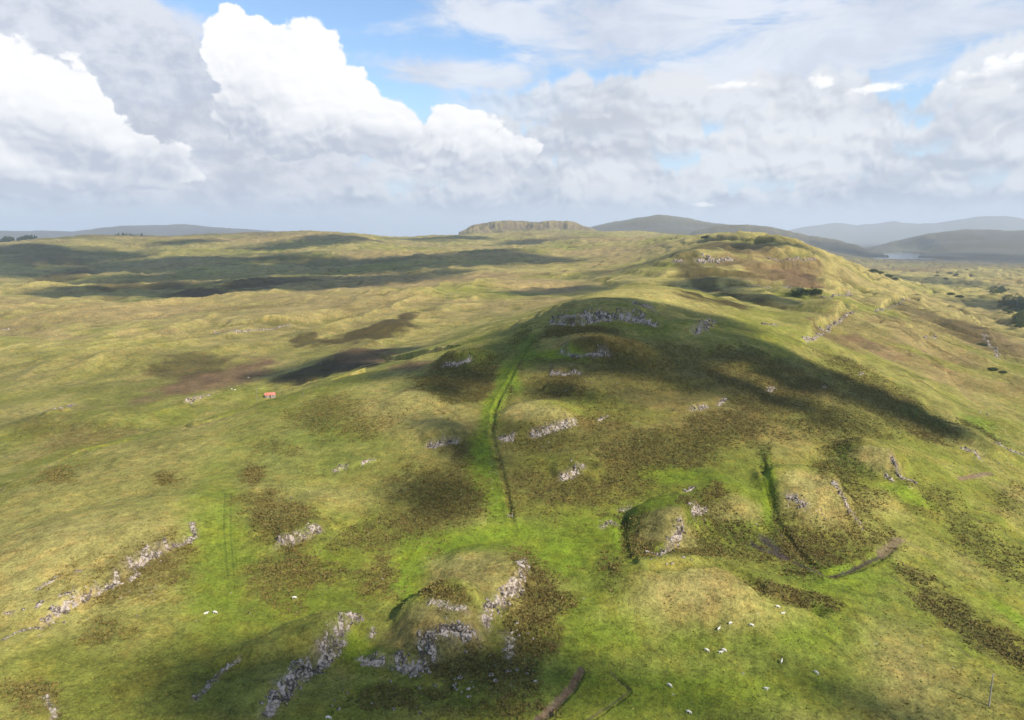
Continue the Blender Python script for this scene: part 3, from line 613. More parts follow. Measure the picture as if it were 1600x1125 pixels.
# rock bands: where stone lies bare, the ground shows it too
OUT = [  # polyline, spread m, stone size m, count, label
 ([(68,975),(92,953),(118,941)], 1.1, .9, 60, 'low pinkish rock shelf near the left edge, lowest of the long left rock band'),
 ([(125,938),(150,924),(180,913),(184,897)], 1.0, .8, 70, 'ragged rock shelf in the middle of the long left rock band'),
 ([(203,886),(222,869),(250,858)], 1.6, .9, 90, 'broad stony slab of the left rock band just below its upper end'),
 ([(258,853),(285,851),(305,838),(300,817)], 1.0, .8, 80, 'hooked uppermost end of the long left rock band beside bright grass'),
 ([(203,908),(216,896)], .9, .7, 22, 'short rock step just below the broad slab of the left band'),
 ([(58,948),(66,940)], .7, .9, 14, 'pale bare boulder patch on straw grass left above the rock band'),
 ([(58,921),(82,906),(92,899)], .7, .6, 22, 'thin line of weathered stones on the straw slope near the left edge'),
 ([(92,931),(118,926)], .7, .6, 20, 'flat grey slab lying just above the left rock band'),
 ([(4,1000),(30,986),(66,982)], .6, .5, 34, 'row of thin tilted slabs running out of the left edge of the slope'),
 ([(6,958),(22,957)], .6, .6, 12, 'small cluster of grey stones at the far left on straw grass'),
 ([(118,893),(126,892)], .5, .5, 8, 'tiny lone grey rock patch on the straw slope above the left band'),
 ([(432,851),(455,843),(478,839),(501,825)], 1.1, .85, 80, 'pale pinkish rock ledge on the brown heather slope left of centre'),
 ([(412,1118),(432,1096),(446,1078)], 1.3, 1.1, 60, 'dark grey crag at the bottom edge left of centre'),
 ([(438,1066),(468,1052),(500,1040),(512,1020)], 1.6, 1.2, 90, 'large shaded crag with blocky face above the bottom crag'),
 ([(500,1018),(522,990),(548,966),(562,962)], 1.3, 1.0, 90, 'long rising rock rib ending beside the green hollow'),
 ([(508,1040),(530,1012),(538,1002)], .8, .8, 26, 'narrow lower shelf parallel to the rising rock rib'),
 ([(304,1094),(322,1076),(345,1052),(372,1030)], .9, .7, 40, 'small shaded rock knuckles in dark grass at lower left'),
 ([(70,1088),(82,1108),(86,1122)], .8, .6, 20, 'broken stones on rusty ground in the lower left corner'),
 ([(560,1030),(585,1037),(600,1030)], 1.0, .8, 30, 'low stone step at the left foot of the grassy front knoll'),
 ([(618,1030),(638,1050),(660,1035),(680,1022)], 1.6, 1.7, 48, 'big blocky outcrop at the foot of the grassy front knoll'),
 ([(654,1000),(680,988),(718,986),(744,992)], 1.4, 1.2, 70, 'jumbled boulder face on the right flank of the front knoll'),
 ([(756,976),(766,950),(780,935)], 1.3, 1.2, 50, 'light boulders at the lower end of the steep right rib of the rear knoll'),
 ([(785,940),(800,915),(812,905),(822,878)], 1.3, 1.1, 70, 'steep fractured rib on the right flank of the rear front knoll'),
 ([(584,982),(579,996)], .7, .7, 12, 'small rock nose over the dark slot left of the front knoll'),
 ([(672,938),(700,948),(728,952)], 1.3, .6, 60, 'stony rubble in the oval bracken hollow'),
 ([(790,990),(800,1005),(795,1030)], 1.5, .7, 24, 'scattered pale blocks on dark bracken right of the front knoll'),
 ([(1010,862),(1030,868),(1045,860)], 1.2, .8, 42, 'pale stones along the front lip of the round cliffed knoll'),
 ([(1048,846),(1060,830),(1066,815)], 1.1, 1.0, 50, 'columnar rock face on the right side of the round cliffed knoll'),
 ([(1082,806),(1094,797),(1102,793)], 1.0, 1.1, 34, 'pale crag at the upper right of the round cliffed knoll'),
 ([(940,824),(952,816),(962,818)], 1.2, .8, 26, 'small pink outcrop left of the round cliffed knoll'),
 ([(968,798),(985,792)], 1.0, .5, 14, 'tiny white stones just above the dark slot of the round knoll'),
 ([(876,748),(892,742),(912,728)], 1.4, .9, 56, 'pale rock ledge on dark heather above centre right'),
 ([(668,698),(690,694),(716,688)], 1.4, 1.0, 64, 'pinkish rock ledge left of the green gully'),
 ([(521,736),(534,729),(542,726)], 1.0, .8, 24, 'small grey outcrop in olive grass left of centre'),
 ([(565,724),(586,718)], .6, .6, 12, 'short thin line of stones right of the small grey outcrop'),
 ([(779,684),(792,686),(802,678)], 1.2, 1.1, 30, 'rounded rock head on the right bank of the green gully'),
 ([(830,681),(852,673),(872,668),(900,659)], 1.3, 1.0, 80, 'long pale rock step right of the green gully'),
 ([(934,657),(950,650)], .9, .8, 18, 'small isolated rock tuft right of the long pale step'),
 ([(860,584),(885,585),(908,583)], 1.4, 1.1, 60, 'straight pale rock step halfway up the hill'),
 ([(876,550),(900,556),(928,556),(950,550)], 1.9, 1.2, 80, 'rocky rim below the summit crags'),
 ([(860,502),(882,500),(905,500)], 2.6, 1.5, 60, 'left end of the dark summit crag'),
 ([(908,500),(945,494),(975,492)], 3.0, 1.5, 110, 'central columnar face of the summit crag'),
 ([(978,492),(1000,496),(1026,508)], 3.2, 1.5, 80, 'right end of the summit crag'),
 ([(990,474),(1020,482)], 2.6, 1.4, 40, 'grey rock top above the summit crag'),
 ([(1083,518),(1100,512),(1116,503)], 2.2, 1.7, 56, 'grey crag on the right shoulder of the summit'),
 ([(692,571),(712,570),(736,564)], 1.6, 1.0, 50, 'pale rocky lip on the left shoulder of the hill'),
 ([(1080,641),(1106,636)], 1.2, .9, 36, 'small grey ledge on the brown slope right of centre'),
 ([(1122,634),(1136,622)], 1.0, .8, 16, 'few stones just right of the small grey ledge on the brown slope'),
 ([(1200,612),(1208,605)], 1.4, 1.0, 20, 'grey rock tuft high on the right part of the hill'),
 ([(1284,606),(1290,602)], 1.0, .9, 12, 'small pale rock below the right-hand skyline of the hill'),
 ([(1342,586),(1350,582)], 1.0, .9, 12, 'tiny grey rock near the right-hand skyline of the hill'),
 ([(1070,768),(1084,761)], 1.0, .9, 22, 'small crag in brown bracken above the round cliffed knoll'),
 ([(1230,772),(1248,784),(1260,790)], 1.4, .9, 36, 'crumbled rock on the left part of the straw-topped right knoll'),
 ([(1302,752),(1316,776),(1328,798),(1346,820)], .9, .9, 70, 'bright rock edge down the right flank of the straw-topped knoll'),
 ([(1392,714),(1404,742),(1432,756)], 1.0, .9, 60, 'bright rock edge of the small green knoll farther right'),
 ([(1384,742),(1396,752)], .9, .9, 16, 'pale boulders at the foot of the small green right knoll'),
 ([(1502,700),(1518,704),(1532,718)], 1.3, .9, 44, 'scree of pale rock in rough grass near the right edge'),
 ([(1560,694),(1578,704),(1600,712)], 2.0, 1.1, 56, 'broad grey crag running out of the right edge'),
 ([(1258,532),(1272,528),(1284,522)], 1.8, 1.6, 40, 'small columnar crag just beyond the right shoulder of the hill'),
 ([(1284,516),(1300,508),(1312,500)], 2.2, 1.9, 56, 'second columnar crag stepping up to the right'),
 ([(1312,500),(1322,492),(1334,488)], 2.2, 1.9, 40, 'top crag of the stepped columnar row'),
 ([(1368,488),(1390,482),(1408,474),(1422,467)], 2.6, 2.3, 80, 'long columnar cliff on the right-hand slope beyond the hill'),
 ([(1284,464),(1305,461),(1326,455)], 3.0, 2.4, 60, 'pale cliff beside the dark copse'),
 ([(1088,408),(1110,406),(1145,406)], 6, 5.0, 90, 'pinkish cliff band on the near end of the distant right ridge'),
 ([(1200,404),(1240,406),(1272,404)], 5, 4.0, 70, 'low cliff band farther right along the distant right ridge'),
 ([(1168,448),(1200,449),(1232,451)], 4, 2.4, 40, 'scattered crags on the slope below the distant ridge'),
 ([(336,519),(370,519),(405,515),(452,508)], 3.0, 1.7, 110, 'long reddish rock step in the mid-distance at left'),
 ([(74,642),(94,638),(113,632)], 1.8, 1.2, 44, 'pale rock ledge across the valley near the left edge'),
 ([(290,627),(310,623),(330,616)], 1.8, 1.1, 44, 'pale rock ledge across the valley left of the red-roofed hut'),
 ([(1190,506),(1215,508)], 2.2, 1.6, 26, 'weathered crag on the right skyline of the hill'),
 ([(1052,408),(1066,410)], 5, 4.0, 20, 'dark crag at the left end of the distant right ridge'),
 ([(1536,522),(1556,545),(1560,560)], 2.5, 1.6, 26, 'stony ravine edge near the right border of the view'),
 ([(0,515),(16,514)], 2.5, 1.8, 16, 'small pale rocks in the far grass at the left border'),
 ([(1445,528),(1462,524)], 2, 1.4, 16, 'small grey rock patch on the far right-hand slope'),
]
for k, (pl, sp, sz, cnt, lab) in enumerate(OUT):
    line(pl, sp * 1.0, ROCKC * .75, .25 if k in (40, 41, 42) else .35, rough=.8, kind='rock', n=.9, soft=.9)
for a in [(780,1060,60,45),(100,930,80,30),(640,1050,80,30),(1270,800,70,26),(1040,850,50,20),(1410,760,40,16),(730,1010,60,20),(980,800,30,14),(1580,690,50,20),(1530,705,40,20),(230,930,90,30),(430,1000,1,1),(770,740,18,80),(1110,412,60,6),(1240,412,60,5),(800,352,60,5)]:
    patch(a[0], a[1], a[2], a[3], ROCKC, .38, 0, .9, .8, .8, 'rockonly')
# bare cliffs of the flat-topped crag
gz = np.gradient(Z, axis=0) / np.gradient(Rg, axis=0)
mc = (mesa_mask > .02) * sstep(.25, .8, np.abs(gz)); colr += (np.array([.12, .095, .075]) - colr) * (mc * sstep(-.35, .25, fbm(X / 60, Z / 14 + Y / 90, 4, 45)))[..., None]; rock_a = np.maximum(rock_a, mc * .4)
mt = (mesa_mask > .3) * (1 - mc); colr += (np.array([.15, .12, .065]) - colr) * (mt * .8)[..., None]
steep = sstep(.5, 1.1, np.abs(gz)) * (Rg > 700) * .4; colr += (HEATH - colr) * steep[..., None]
# plants give the surface its own height
h1 = fbm(X / 1.1, Y / 1.1, 2, 81, .7)
Z += (heath_a * .45 + .10) * h1 * (1 - sstep(500, 1500, Rg)) + rock_a * .25 * fbm(X / 1.6, Y / 1.6, 3, 82)
colr *= (1 + .16 * nC + .14 * nB)[..., None].astype(np.float32)
colr = np.clip(colr, .008, .6)

# ------------------------------------------------------------------ materials
def mat(name):
    m = bpy.data.materials.new(name); m.use_nodes = True; nt = m.node_tree
    b = nt.nodes['Principled BSDF']; b.inputs['Specular IOR Level'].default_value = .15; b.inputs['Roughness'].default_value = .9
    return m, nt, b
def attr(nt, name, fac=True):
    n = nt.nodes.new('ShaderNodeAttribute'); n.attribute_name = name
    return V(nt, n.outputs['Fac']) if fac else n.outputs['Color']
def mul(nt, c, f):
    n = nt.nodes.new('ShaderNodeVectorMath'); n.operation = 'SCALE'
    nt.links.new(c, n.inputs[0])
    if isinstance(f, V): nt.links.new(f.s, n.inputs['Scale'])
    else: n.inputs['Scale'].default_value = f
    return n.outputs[0]
def bump(nt, b, h, st, dist):
    n = nt.nodes.new('ShaderNodeBump'); n.inputs['Distance'].default_value = dist
    if isinstance(st, V): nt.links.new(st.s, n.inputs['Strength'])
    else: n.inputs['Strength'].default_value = st
    nt.links.new(h.s, n.inputs['Height']); nt.links.new(n.outputs[0], b.inputs['Normal'])

def terrain_material():
    m, nt, b = mat('moorland')
    tc = nt.nodes.new('ShaderNodeTexCoord').outputs['Object']
    c = attr(nt, 'cover', False); ro = attr(nt, 'tussock'); rk = attr(nt, 'rocky')
    cd = nt.nodes.new('ShaderNodeSeparateXYZ'); nt.links.new(tc, cd.inputs[0])
    n1 = noise(nt, tc, 1.3, 5, .7); n2 = noise(nt, tc, .35, 4, .6); n3 = noise(nt, tc, .045, 6, .65); n4 = noise(nt, tc, .012, 6, .65)
    n0 = noise(nt, tc, 3.6, 3, .6)
    dark = (n1.ss(.60, .40)) * (.10 + ro * .45)
    f = 1.0 + (n0 - .5) * 1.5 + (n1 - .5) * (ro * 1.3 + .7) + (n2 - .5) * 1.5 + (n3 - .5) * 1.3 + (n4 - .5) * .8
    col = mul(nt, mul(nt, c, f.max(.35)), 1.10 - dark * .6)
    warm = noise(nt, tc, .16, 5, .7)
    col = mixc(nt, warm.ss(.45, .62) * .45, col, mixc(nt, 1.0, col, (1.45, 1.12, 1.1), 'MULTIPLY'))
    vor = nt.nodes.new('ShaderNodeTexVoronoi'); vor.inputs['Scale'].default_value = .9; nt.links.new(tc, vor.inputs['Vector'])
    stones = (V(nt, vor.outputs['Distance']) * -1.0 + .42 + (n1 - .5) * .3).ss(0, .12) * (rk + (n2 - .5) * .7).ss(.25, .6)
    rc = mixc(nt, n1.ss(.42, .58), (.07, .055, .045), (.38, .31, .25))
    col = mixc(nt, stones * .7, col, rc)
    # thin scatter of pale stones
    v2 = nt.nodes.new('ShaderNodeTexVoronoi'); v2.inputs['Scale'].default_value = .22; nt.links.new(tc, v2.inputs['Vector'])
    sp = (V(nt, v2.outputs['Distance'])).ss(.09, .05) * n3.ss(.52, .62)
    col = mixc(nt, sp * .6, col, (.36, .33, .28))
    nt.links.new(col, b.inputs['Base Color'])
    bump(nt, b, n1 * .6 + n2 * .8, .55 + ro * .45, .55)
    return m
M_TERRAIN = terrain_material()

def grid_mesh(name, XX, YY, ZZ, attrs, material):
    nr, nc = XX.shape
    co = np.stack([XX, YY, ZZ], -1).reshape(-1, 3).astype(np.float32)
    i, j = np.meshgrid(np.arange(nr - 1), np.arange(nc), indexing='ij'); j2 = (j + 1) % nc
    q = np.stack([i * nc + j, i * nc + j2, (i + 1) * nc + j2, (i + 1) * nc + j], -1).reshape(-1, 4)
    q = q[:, ::-1]
    return raw_mesh(name, co, q, material, attrs)
def raw_mesh(name, co, faces, material, attrs=None, smooth=True):
    me = bpy.data.meshes.new(name); k = faces.shape[1]
    me.vertices.add(len(co)); me.vertices.foreach_set('co', np.ascontiguousarray(co, np.float32).ravel())
    me.loops.add(faces.size); me.loops.foreach_set('vertex_index', np.ascontiguousarray(faces, np.int32).ravel())
    me.polygons.add(len(faces)); me.polygons.foreach_set('loop_start', np.arange(0, faces.size, k, dtype=np.int32))
    me.update(calc_edges=True)
    if smooth: me.polygons.foreach_set('use_smooth', np.ones(len(faces), bool))
    for an, (typ, data) in (attrs or {}).items():
        at = me.attributes.new(an, typ, 'POINT')
        at.data.foreach_set('color' if typ == 'FLOAT_COLOR' else 'value', np.ascontiguousarray(data, np.float32).ravel())
    me.materials.append(material)
    return me
def link(name, me, parent=None, label=None, cat=None, group=None, kind=None, loc=None):
    o = bpy.data.objects.new(name, me); COL.objects.link(o)
    if parent: o.parent = parent
    if loc is not None: o.location = loc
    if label: o['label'] = label
    if cat: o['category'] = cat
    if group: o['group'] = group
    if kind: o['kind'] = kind
    return o
rgba = np.concatenate([colr, np.ones(colr.shape[:2] + (1,), np.float32)], -1)
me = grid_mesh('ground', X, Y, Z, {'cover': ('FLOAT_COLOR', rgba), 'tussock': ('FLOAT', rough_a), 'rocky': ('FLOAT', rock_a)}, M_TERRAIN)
link('ground', me, kind='structure')
del rgba, nA, nB, nC, nD, n_, fcol, vcol
# ------------------------------------------------------------------ clouds that drift overhead and shade the hill
def ico(sub_):
    import bmesh
    bm = bmesh.new(); bmesh.ops.create_icosphere(bm, subdivisions=sub_, radius=1)
    v = np.array([x.co[:] for x in bm.verts]); f = np.array([[q.index for q in p.verts] for p in bm.faces]); bm.free(); return v, f
ICO1, ICO2, ICO3 = ico(1), ico(2), ico(3)
def cloud_material():
    m, nt, b = mat('cloud'); b.inputs['Base Color'].default_value = (.9, .9, .92, 1); b.inputs['Alpha'].default_value = .30
    return m
M_CLOUD = cloud_material()
def shade_cloud(ells, alt):
    """ellipses: a pixel on the ground, half-widths across and along in metres, density"""
    V_, F_ = [], []; off = 0
    for (px, py, rx, ry, dens) in ells:
        c = G(px, py); a_ = math.atan2(c[0], c[1])
        ax = np.array([cos(a_), -sin(a_)]) * rx; ay = np.array([sin(a_), cos(a_)]) * ry
        cc = c + SUNV * ((alt - c[2]) / SUNV[2])
        th = .22 * math.sqrt(rx * ry) + 5
        for k in range(int(20 * dens)):
            r = math.sqrt(rng.random()) * .85; t = rng.random() * 2 * pi; s = .18 + .26 * rng.random()
            p = cc[:2] + ax * r * cos(t) + ay * r * sin(t)
            v, f = ICO3; bumpy = 1 + .16 * np.sin(v[:, 0] * 5 + k) * np.sin(v[:, 1] * 6 + 2 * k) + .10 * np.sin(v[:, 2] * 11 + k) * np.sin(v[:, 0] * 13) + .06 * rng.random(len(v))
            v = v * bumpy[:, None]
            q = np.empty_like(v); q[:, :2] = p + (v[:, :1] * ax + v[:, 1:2] * ay) * s; q[:, 2] = cc[2] + v[:, 2] * th * (.8 + s) + th * .5 * rng.random()
            q[:, 2] = np.maximum(q[:, 2], cc[2] - th * .35)
            V_.append(q); F_.append(f + off); off += len(v)
    V_ = np.concatenate(V_); F_ = np.concatenate(F_)
    el = np.degrees(np.arctan2(V_[:, 2], np.hypot(V_[:, 0], V_[:, 1]))); az = np.degrees(np.arctan2(V_[:, 0], V_[:, 1]))
    inn = (np.abs(az) < 40); print('cloud el', el[inn].min() if inn.any() else 'out of view', 'zmin', V_[:, 2].min())
    link('cloud', raw_mesh('cloud', V_, F_, M_CLOUD), kind='structure')
shade_cloud([(880,512,36,34,.9),(960,500,50,44,1.1),(1060,520,52,50,1.1),(1150,545,50,44,.9),(1240,575,44,34,.9),(1330,605,40,30,.9),(1430,650,34,18,.9),(835,535,20,22,.8),(1000,575,60,26,.8),(1180,620,50,18,.55),(930,610,30,14,.4),(960,470,40,14,.8),(740,690,26,24,.35),(1120,500,40,20,.8),(860,495,22,16,.8)], 790)
shade_cloud([(712,598,20,22,.7),(640,582,26,12,.7),(790,550,20,26,.6)], 810)
shade_cloud([(520,572,60,34,.9),(600,552,60,30,.7),(460,585,30,20,.5)], 900)
shade_cloud([(640,1095,44,13,1.1),(480,1085,18,12,.6),(770,1058,14,8,.3),(1390,1122,26,7,.5),(380,1060,20,10,.25),(1150,1128,40,5,.3)], 770)
shade_cloud([(690,775,16,13,.3)], 780)
shade_cloud([(50,400,420,380,1.2),(120,425,260,200,.7),(-80,420,300,400,.8)], 1500)
shade_cloud([(250,415,480,300,1.2),(380,425,420,260,1.1),(520,420,420,300,1.1),(620,408,420,360,1.0),(720,400,360,360,.9),(440,448,260,150,1.0),(300,450,300,150,1.0),(200,440,200,160,.7),(560,440,220,130,.8),(640,428,200,120,.7),(780,412,260,200,.5)], 1700)
shade_cloud([(540,371,220,160,.8),(470,380,240,160,.6),(830,380,260,260,.7),(690,372,300,240,.6),(300,378,200,160,.4)], 2100)
shade_cloud([(1100,452,80,70,1.1),(1170,466,110,60,.9),(880,456,130,70,.7),(1260,462,30,40,.4)], 1100)
shade_cloud([(1585,478,120,160,1.0),(1500,402,900,900,.8),(1130,387,180,160,.5),(1480,440,300,160,.3)], 2000)

# ------------------------------------------------------------------ rock
def rock_material(name, tint=(1, 1, 1), lo=(.075, .058, .046), hi=(.45, .37, .30)):
    m, nt, b = mat(name); tc = nt.nodes.new('ShaderNodeTexCoord').outputs['Object']
    a = noise(nt, tc, 1.6, 6, .7); c = noise(nt, tc, .3, 4, .6)
    col = mixc(nt, (a + (c - .5) * .8).ss(.40, .59), lo, hi)
    ge = nt.nodes.new('ShaderNodeNewGeometry'); sx = nt.nodes.new('ShaderNodeSeparateXYZ'); nt.links.new(ge.outputs['True Normal'], sx.inputs[0])
    moss = V(nt, sx.outputs[2]).ss(.75, .98) * noise(nt, tc, .8, 4, .6).ss(.44, .56)
    col = mixc(nt, moss * .75, col, (.13, .14, .035))
    pink = noise(nt, tc, .12, 3, .5).ss(.5, .65); col = mixc(nt, pink * .3, col, (.40, .30, .22))
    nt.links.new(col, b.inputs['Base Color']); bump(nt, b, a, .6, .2); return m
M_ROCK = rock_material('basalt')
def boulder(seed):
    r = np.random.default_rng(seed); v, f = ICO2; v = v.copy()
    for k in range(16):
        nrm = r.normal(size=3); nrm /= np.linalg.norm(nrm); d = r.uniform(.38, .8); t = v @ nrm
        v = v - np.maximum(t - d, 0)[:, None] * nrm
    return v * (1 + .03 * r.random((len(v), 1))), f
BOULD = [boulder(100 + k) for k in range(12)]
def column(seed):
    r = np.random.default_rng(seed); nn = 6; V_ = []
    for z, s in ((-1, 1.15), (-.2, 1.0), (.55, .92), (.8, .7)):
        for k in range(nn): a = 2 * pi * k / nn + r.normal() * .1; V_.append((cos(a) * s * r.uniform(.85, 1.1), sin(a) * s * r.uniform(.85, 1.1), z + r.normal() * .09))
    V_.append((0, 0, .86)); F_ = []
    for q in range(3):
        for k in range(nn):
            a, b = q * nn + k, q * nn + (k + 1) % nn; F_ += [(a, b, b + nn), (a, b + nn, a + nn)]
    for k in range(nn): F_.append((3 * nn + k, 3 * nn + (k + 1) % nn, 4 * nn))
    return np.array(V_), np.array(F_)
COLS = [column(200 + k) for k in range(8)]
def rotm(ax, ay, az):
    cx, sx, cy, sy, cz, sz = cos(ax), sin(ax), cos(ay), sin(ay), cos(az), sin(az)
    return np.array([[cz, -sz, 0], [sz, cz, 0], [0, 0, 1]]) @ np.array([[cy, 0, sy], [0, 1, 0], [-sy, 0, cy]]) @ np.array([[1, 0, 0], [0, cx, -sx], [0, sx, cx]])
def outcrop(pl, spread, size, count, label, colf=.12):
    pw = poly_w(pl); c0 = pw.mean(0); z0 = float(H(*c0)); V_, F_ = [], []; off = 0
    seg = np.hypot(*np.diff(pw, axis=0).T); cum = np.concatenate([[0], np.cumsum(seg)]); L = cum[-1]
    d_far = np.hypot(*c0) > 380
    size *= .88; spread *= .85
    count = int(min(330, max(count * 1.3, L * spread * 1.7 / (size ** 2))))
    nz = rng.random(4) * 9
    for k in range(count):
        t = rng.random() * L
        if L > 9 * size and sin(t / L * 11 + nz[0]) + .8 * sin(t / L * 23 + nz[1]) < -.35 and rng.random() < .75: t = rng.random() * L
        q = min(np.searchsorted(cum, t, 'right') - 1, len(seg) - 1); f = (t - cum[q]) / seg[q]
        dv = (pw[q + 1] - pw[q]) / seg[q]; nv = np.array([-dv[1], dv[0]]); e = rng.normal() * .55
        p = pw[q] + dv * (t - cum[q]) + nv * spread * (e * (1.0 + .7 * sin(t / L * 17 + nz[2])) + .5 * sin(t / L * 9 + nz[3])) + rng.normal(size=2) * size * .2
        s = size * (.20 + .75 * rng.random() ** 2.6) * (1.25 - .4 * min(abs(e), 1.5))
        if rng.random() < (.4 if d_far else colf):
            v, fc = COLS[rng.integers(8)]; sc = np.array([s * .62, s * .62, s * rng.uniform(.7, 1.15)]); M = rotm(rng.normal() * .16, rng.normal() * .16, rng.random() * 6)
        else:
            v, fc = BOULD[rng.integers(12)]; sc = s * np.array([1.25 * rng.uniform(.8, 1.3), rng.uniform(.45, .8), rng.uniform(.5, .95)]); M = rotm(rng.normal() * .22, rng.normal() * .22, math.atan2(nv[1], nv[0]) + rng.normal() * .3)
        w = (v * sc) @ M.T; w[:, :2] += p - c0; w[:, 2] += float(H(*p)) - z0 + s * .12
        V_.append(w); F_.append(fc + off); off += len(v)
    # the buried bedrock that ties the blocks together
    nb_ = int(min(150, max(20, L / (size * .4)))); nr_ = 9; tt = np.linspace(-.02 * L, 1.02 * L, nb_); bx = np.interp(tt, cum, pw[:, 0]); by = np.interp(tt, cum, pw[:, 1]); dv = (pw[-1] - pw[0]) / (np.hypot(*(pw[-1] - pw[0])) + 1e-6); nv = np.array([-dv[1], dv[0]])
    R_ = np.concatenate([np.stack([bx + nv[0] * spread * e, by + nv[1] * spread * e], 1) for e in np.linspace(-1.5, 1.5, nr_)]); R_ += rng.normal(size=R_.shape) * size * .07
    ee = np.repeat(np.linspace(-1.5, 1.5, nr_), nb_); cell = np.round(fbm(R_[:, 0] / size / 1.3, R_[:, 1] / size / 1.3, 3, 5, .6) * 7) / 7
    up = size * (.75 * cell + .05) + size * .35 * fbm(R_[:, 0] / size / 5, R_[:, 1] / size / 5, 2, 6) - size * .42 * (np.abs(ee) / 1.1) ** 2
    up[(np.abs(ee) > 1.4)] = -.15 * size - .15
    w = np.column_stack([R_ - c0, H(R_[:, 0], R_[:, 1]) - z0 + up])
    fb = [(a * nb_ + k, a * nb_ + k + 1, (a + 1) * nb_ + k + 1) for a in range(nr_ - 1) for k in range(nb_ - 1)] + [(a * nb_ + k, (a + 1) * nb_ + k + 1, (a + 1) * nb_ + k) for a in range(nr_ - 1) for k in range(nb_ - 1)]
    V_.append(w); F_.append(np.array(fb) + off)
    me = raw_mesh('rock_outcrop', np.concatenate(V_), np.concatenate(F_), M_ROCK, smooth=False)
    link('rock_outcrop', me, label=label, cat='rock outcrop', group='rock outcrops on the moorland hill', loc=(c0[0], c0[1], z0))
for o_ in OUT: outcrop(*o_)

# loose stones: one mesh each, copied
STONES = [link('loose_stone', raw_mesh('loose_stone', *BOULD[k], M_ROCK, smooth=False)) for k in range(6)]
used = [False] * 6
def stones(area, label, group, cnt, s0):
    (px, py, rx, ry) = area
    for k in range(cnt):
        r = math.sqrt(rng.random()); t = rng.random() * 2 * pi; p = G(px + rx * r * cos(t), py + ry * r * sin(t)); q = int(rng.integers(6))
        if used[q]:
            o = STONES[q].copy(); COL.objects.link(o)
        else: o = STONES[q]; used[q] = True
        s = s0 * (.3 + .9 * rng.random() ** 2.5); o.location = (p[0], p[1], p[2] + s * .1); o.scale = (s, s * rng.uniform(.6, 1), s * rng.uniform(.5, .8)); o.rotation_euler = (rng.normal() * .3, rng.normal() * .3, rng.random() * 6)
        o['label'] = label; o['category'] = 'stone'; o['group'] = group
for a in [((770, 1060, 70, 40), 'small pale stone lying in dark heather below the front knoll', 34, .75), ((640, 1085, 110, 30), 'pale stone in dark shaded grass along the bottom edge', 16, .55),
          ((130, 955, 110, 40), 'small stone in grass beside the long left rock band', 24, .5), ((560, 1090, 60, 24), 'small stone between the shaded bottom crag and the front knoll', 14, .5),
          ((1040, 870, 50, 18), 'pale stone at the foot of the round cliffed knoll', 16, .6), ((985, 795, 24, 14), 'white pebble-like stone above the dark slot of the round knoll', 8, .4),
          ((815, 1000, 40, 40), 'pale block on brown bracken right of the front knoll', 16, .65), ((870, 700, 30, 12), 'stone fallen below the long pale rock step', 8, .6),
          ((600, 905, 20, 30), 'small white stone in heather above the front knoll', 6, .5), ((1320, 810, 40, 26), 'stone strewn below the bright edge of the right knoll', 18, .55),
          ((890, 575, 40, 14), 'stone fallen below the rocky rim under the summit', 12, .8), ((930, 605, 50, 16), 'pale stone on the brown slope right of the straight rock step', 5, .7),
          ((1530, 725, 50, 14), 'pale stone in rough grass below the right-hand scree', 10, .7), ((1560, 640, 60, 10), 'grey stone along the broken line near the right edge', 14, 1.1),
          ((470, 610, 60, 14), 'pale stone on valley ground near the red-roofed hut', 8, 1.2), ((450, 560, 60, 20), 'grey stone below the long reddish rock step', 18, 1.4), ((430, 770, 60, 20), 'small stone in olive grass above the pale pinkish ledge', 8, .5)]:
    stones(a[0], a[1], a[1].replace('small ', '') + 's', a[2], a[3])

# ------------------------------------------------------------------ plants as low stuff
def tuft_material(name):
    m, nt, b = mat(name); c = attr(nt, 'tint', False); nt.links.new(c, b.inputs['Base Color']); return m
def tufts(name, weight, cnt, rmax, colour, var, hgt, wid, nb, label):
    w = weight * (Rg < rmax) * (Rg > 95) * (np.abs(Pg) < R(42))
    area = Rg ** 2 * .00106 * np.gradient(LR)[:, None] * (1 / np.maximum(Rg / 150, .4) ** 1.2)
    pr = (w * area).ravel(); pr /= pr.sum(); ii = rng.choice(len(pr), cnt, p=pr)
    x = X.ravel()[ii] + rng.normal(size=cnt) * .35; y = Y.ravel()[ii] + rng.normal(size=cnt) * .35; z = H(x, y)
    s = (.4 + 1.5 * rng.random(cnt) ** 2)
    base = np.stack([x, y, z - .04], 1)
    V_ = np.empty((cnt, nb, 3, 3)); 
    for b in range(nb):
        a = rng.random(cnt) * 2 * pi; tl = rng.random(cnt) * .9
        up = np.stack([np.cos(a) * tl, np.sin(a) * tl, 1 - .5 * tl], 1); up *= (hgt * s * (.6 + .6 * rng.random(cnt)))[:, None]
        sd_ = np.stack([-np.sin(a + rng.normal(size=cnt)), np.cos(a), np.zeros(cnt)], 1) * (wid * s)[:, None] * .5
        o2 = np.stack([np.cos(a), np.sin(a), np.zeros(cnt)], 1) * (wid * s * .5)[:, None]
        V_[:, b, 0] = base + o2 - sd_; V_[:, b, 1] = base + o2 + sd_; V_[:, b, 2] = base + o2 + up
    f = np.arange(cnt * nb * 3).reshape(-1, 3)
    cc = colour[None] * (1 + var * rng.normal(size=(cnt, 1))) * (1 + .06 * rng.normal(size=(cnt, 3))); cc = np.clip(cc, .006, .5)
    cc = np.repeat(cc, nb * 3, 0); cc = np.concatenate([cc, np.ones((len(cc), 1))], 1)
    me = raw_mesh(name, V_.reshape(-1, 3), f, tuft_material(name), {'tint': ('FLOAT_COLOR', cc)}, smooth=False)
    link(name, me, label=label, cat=name.replace('_', ' '), kind='stuff')
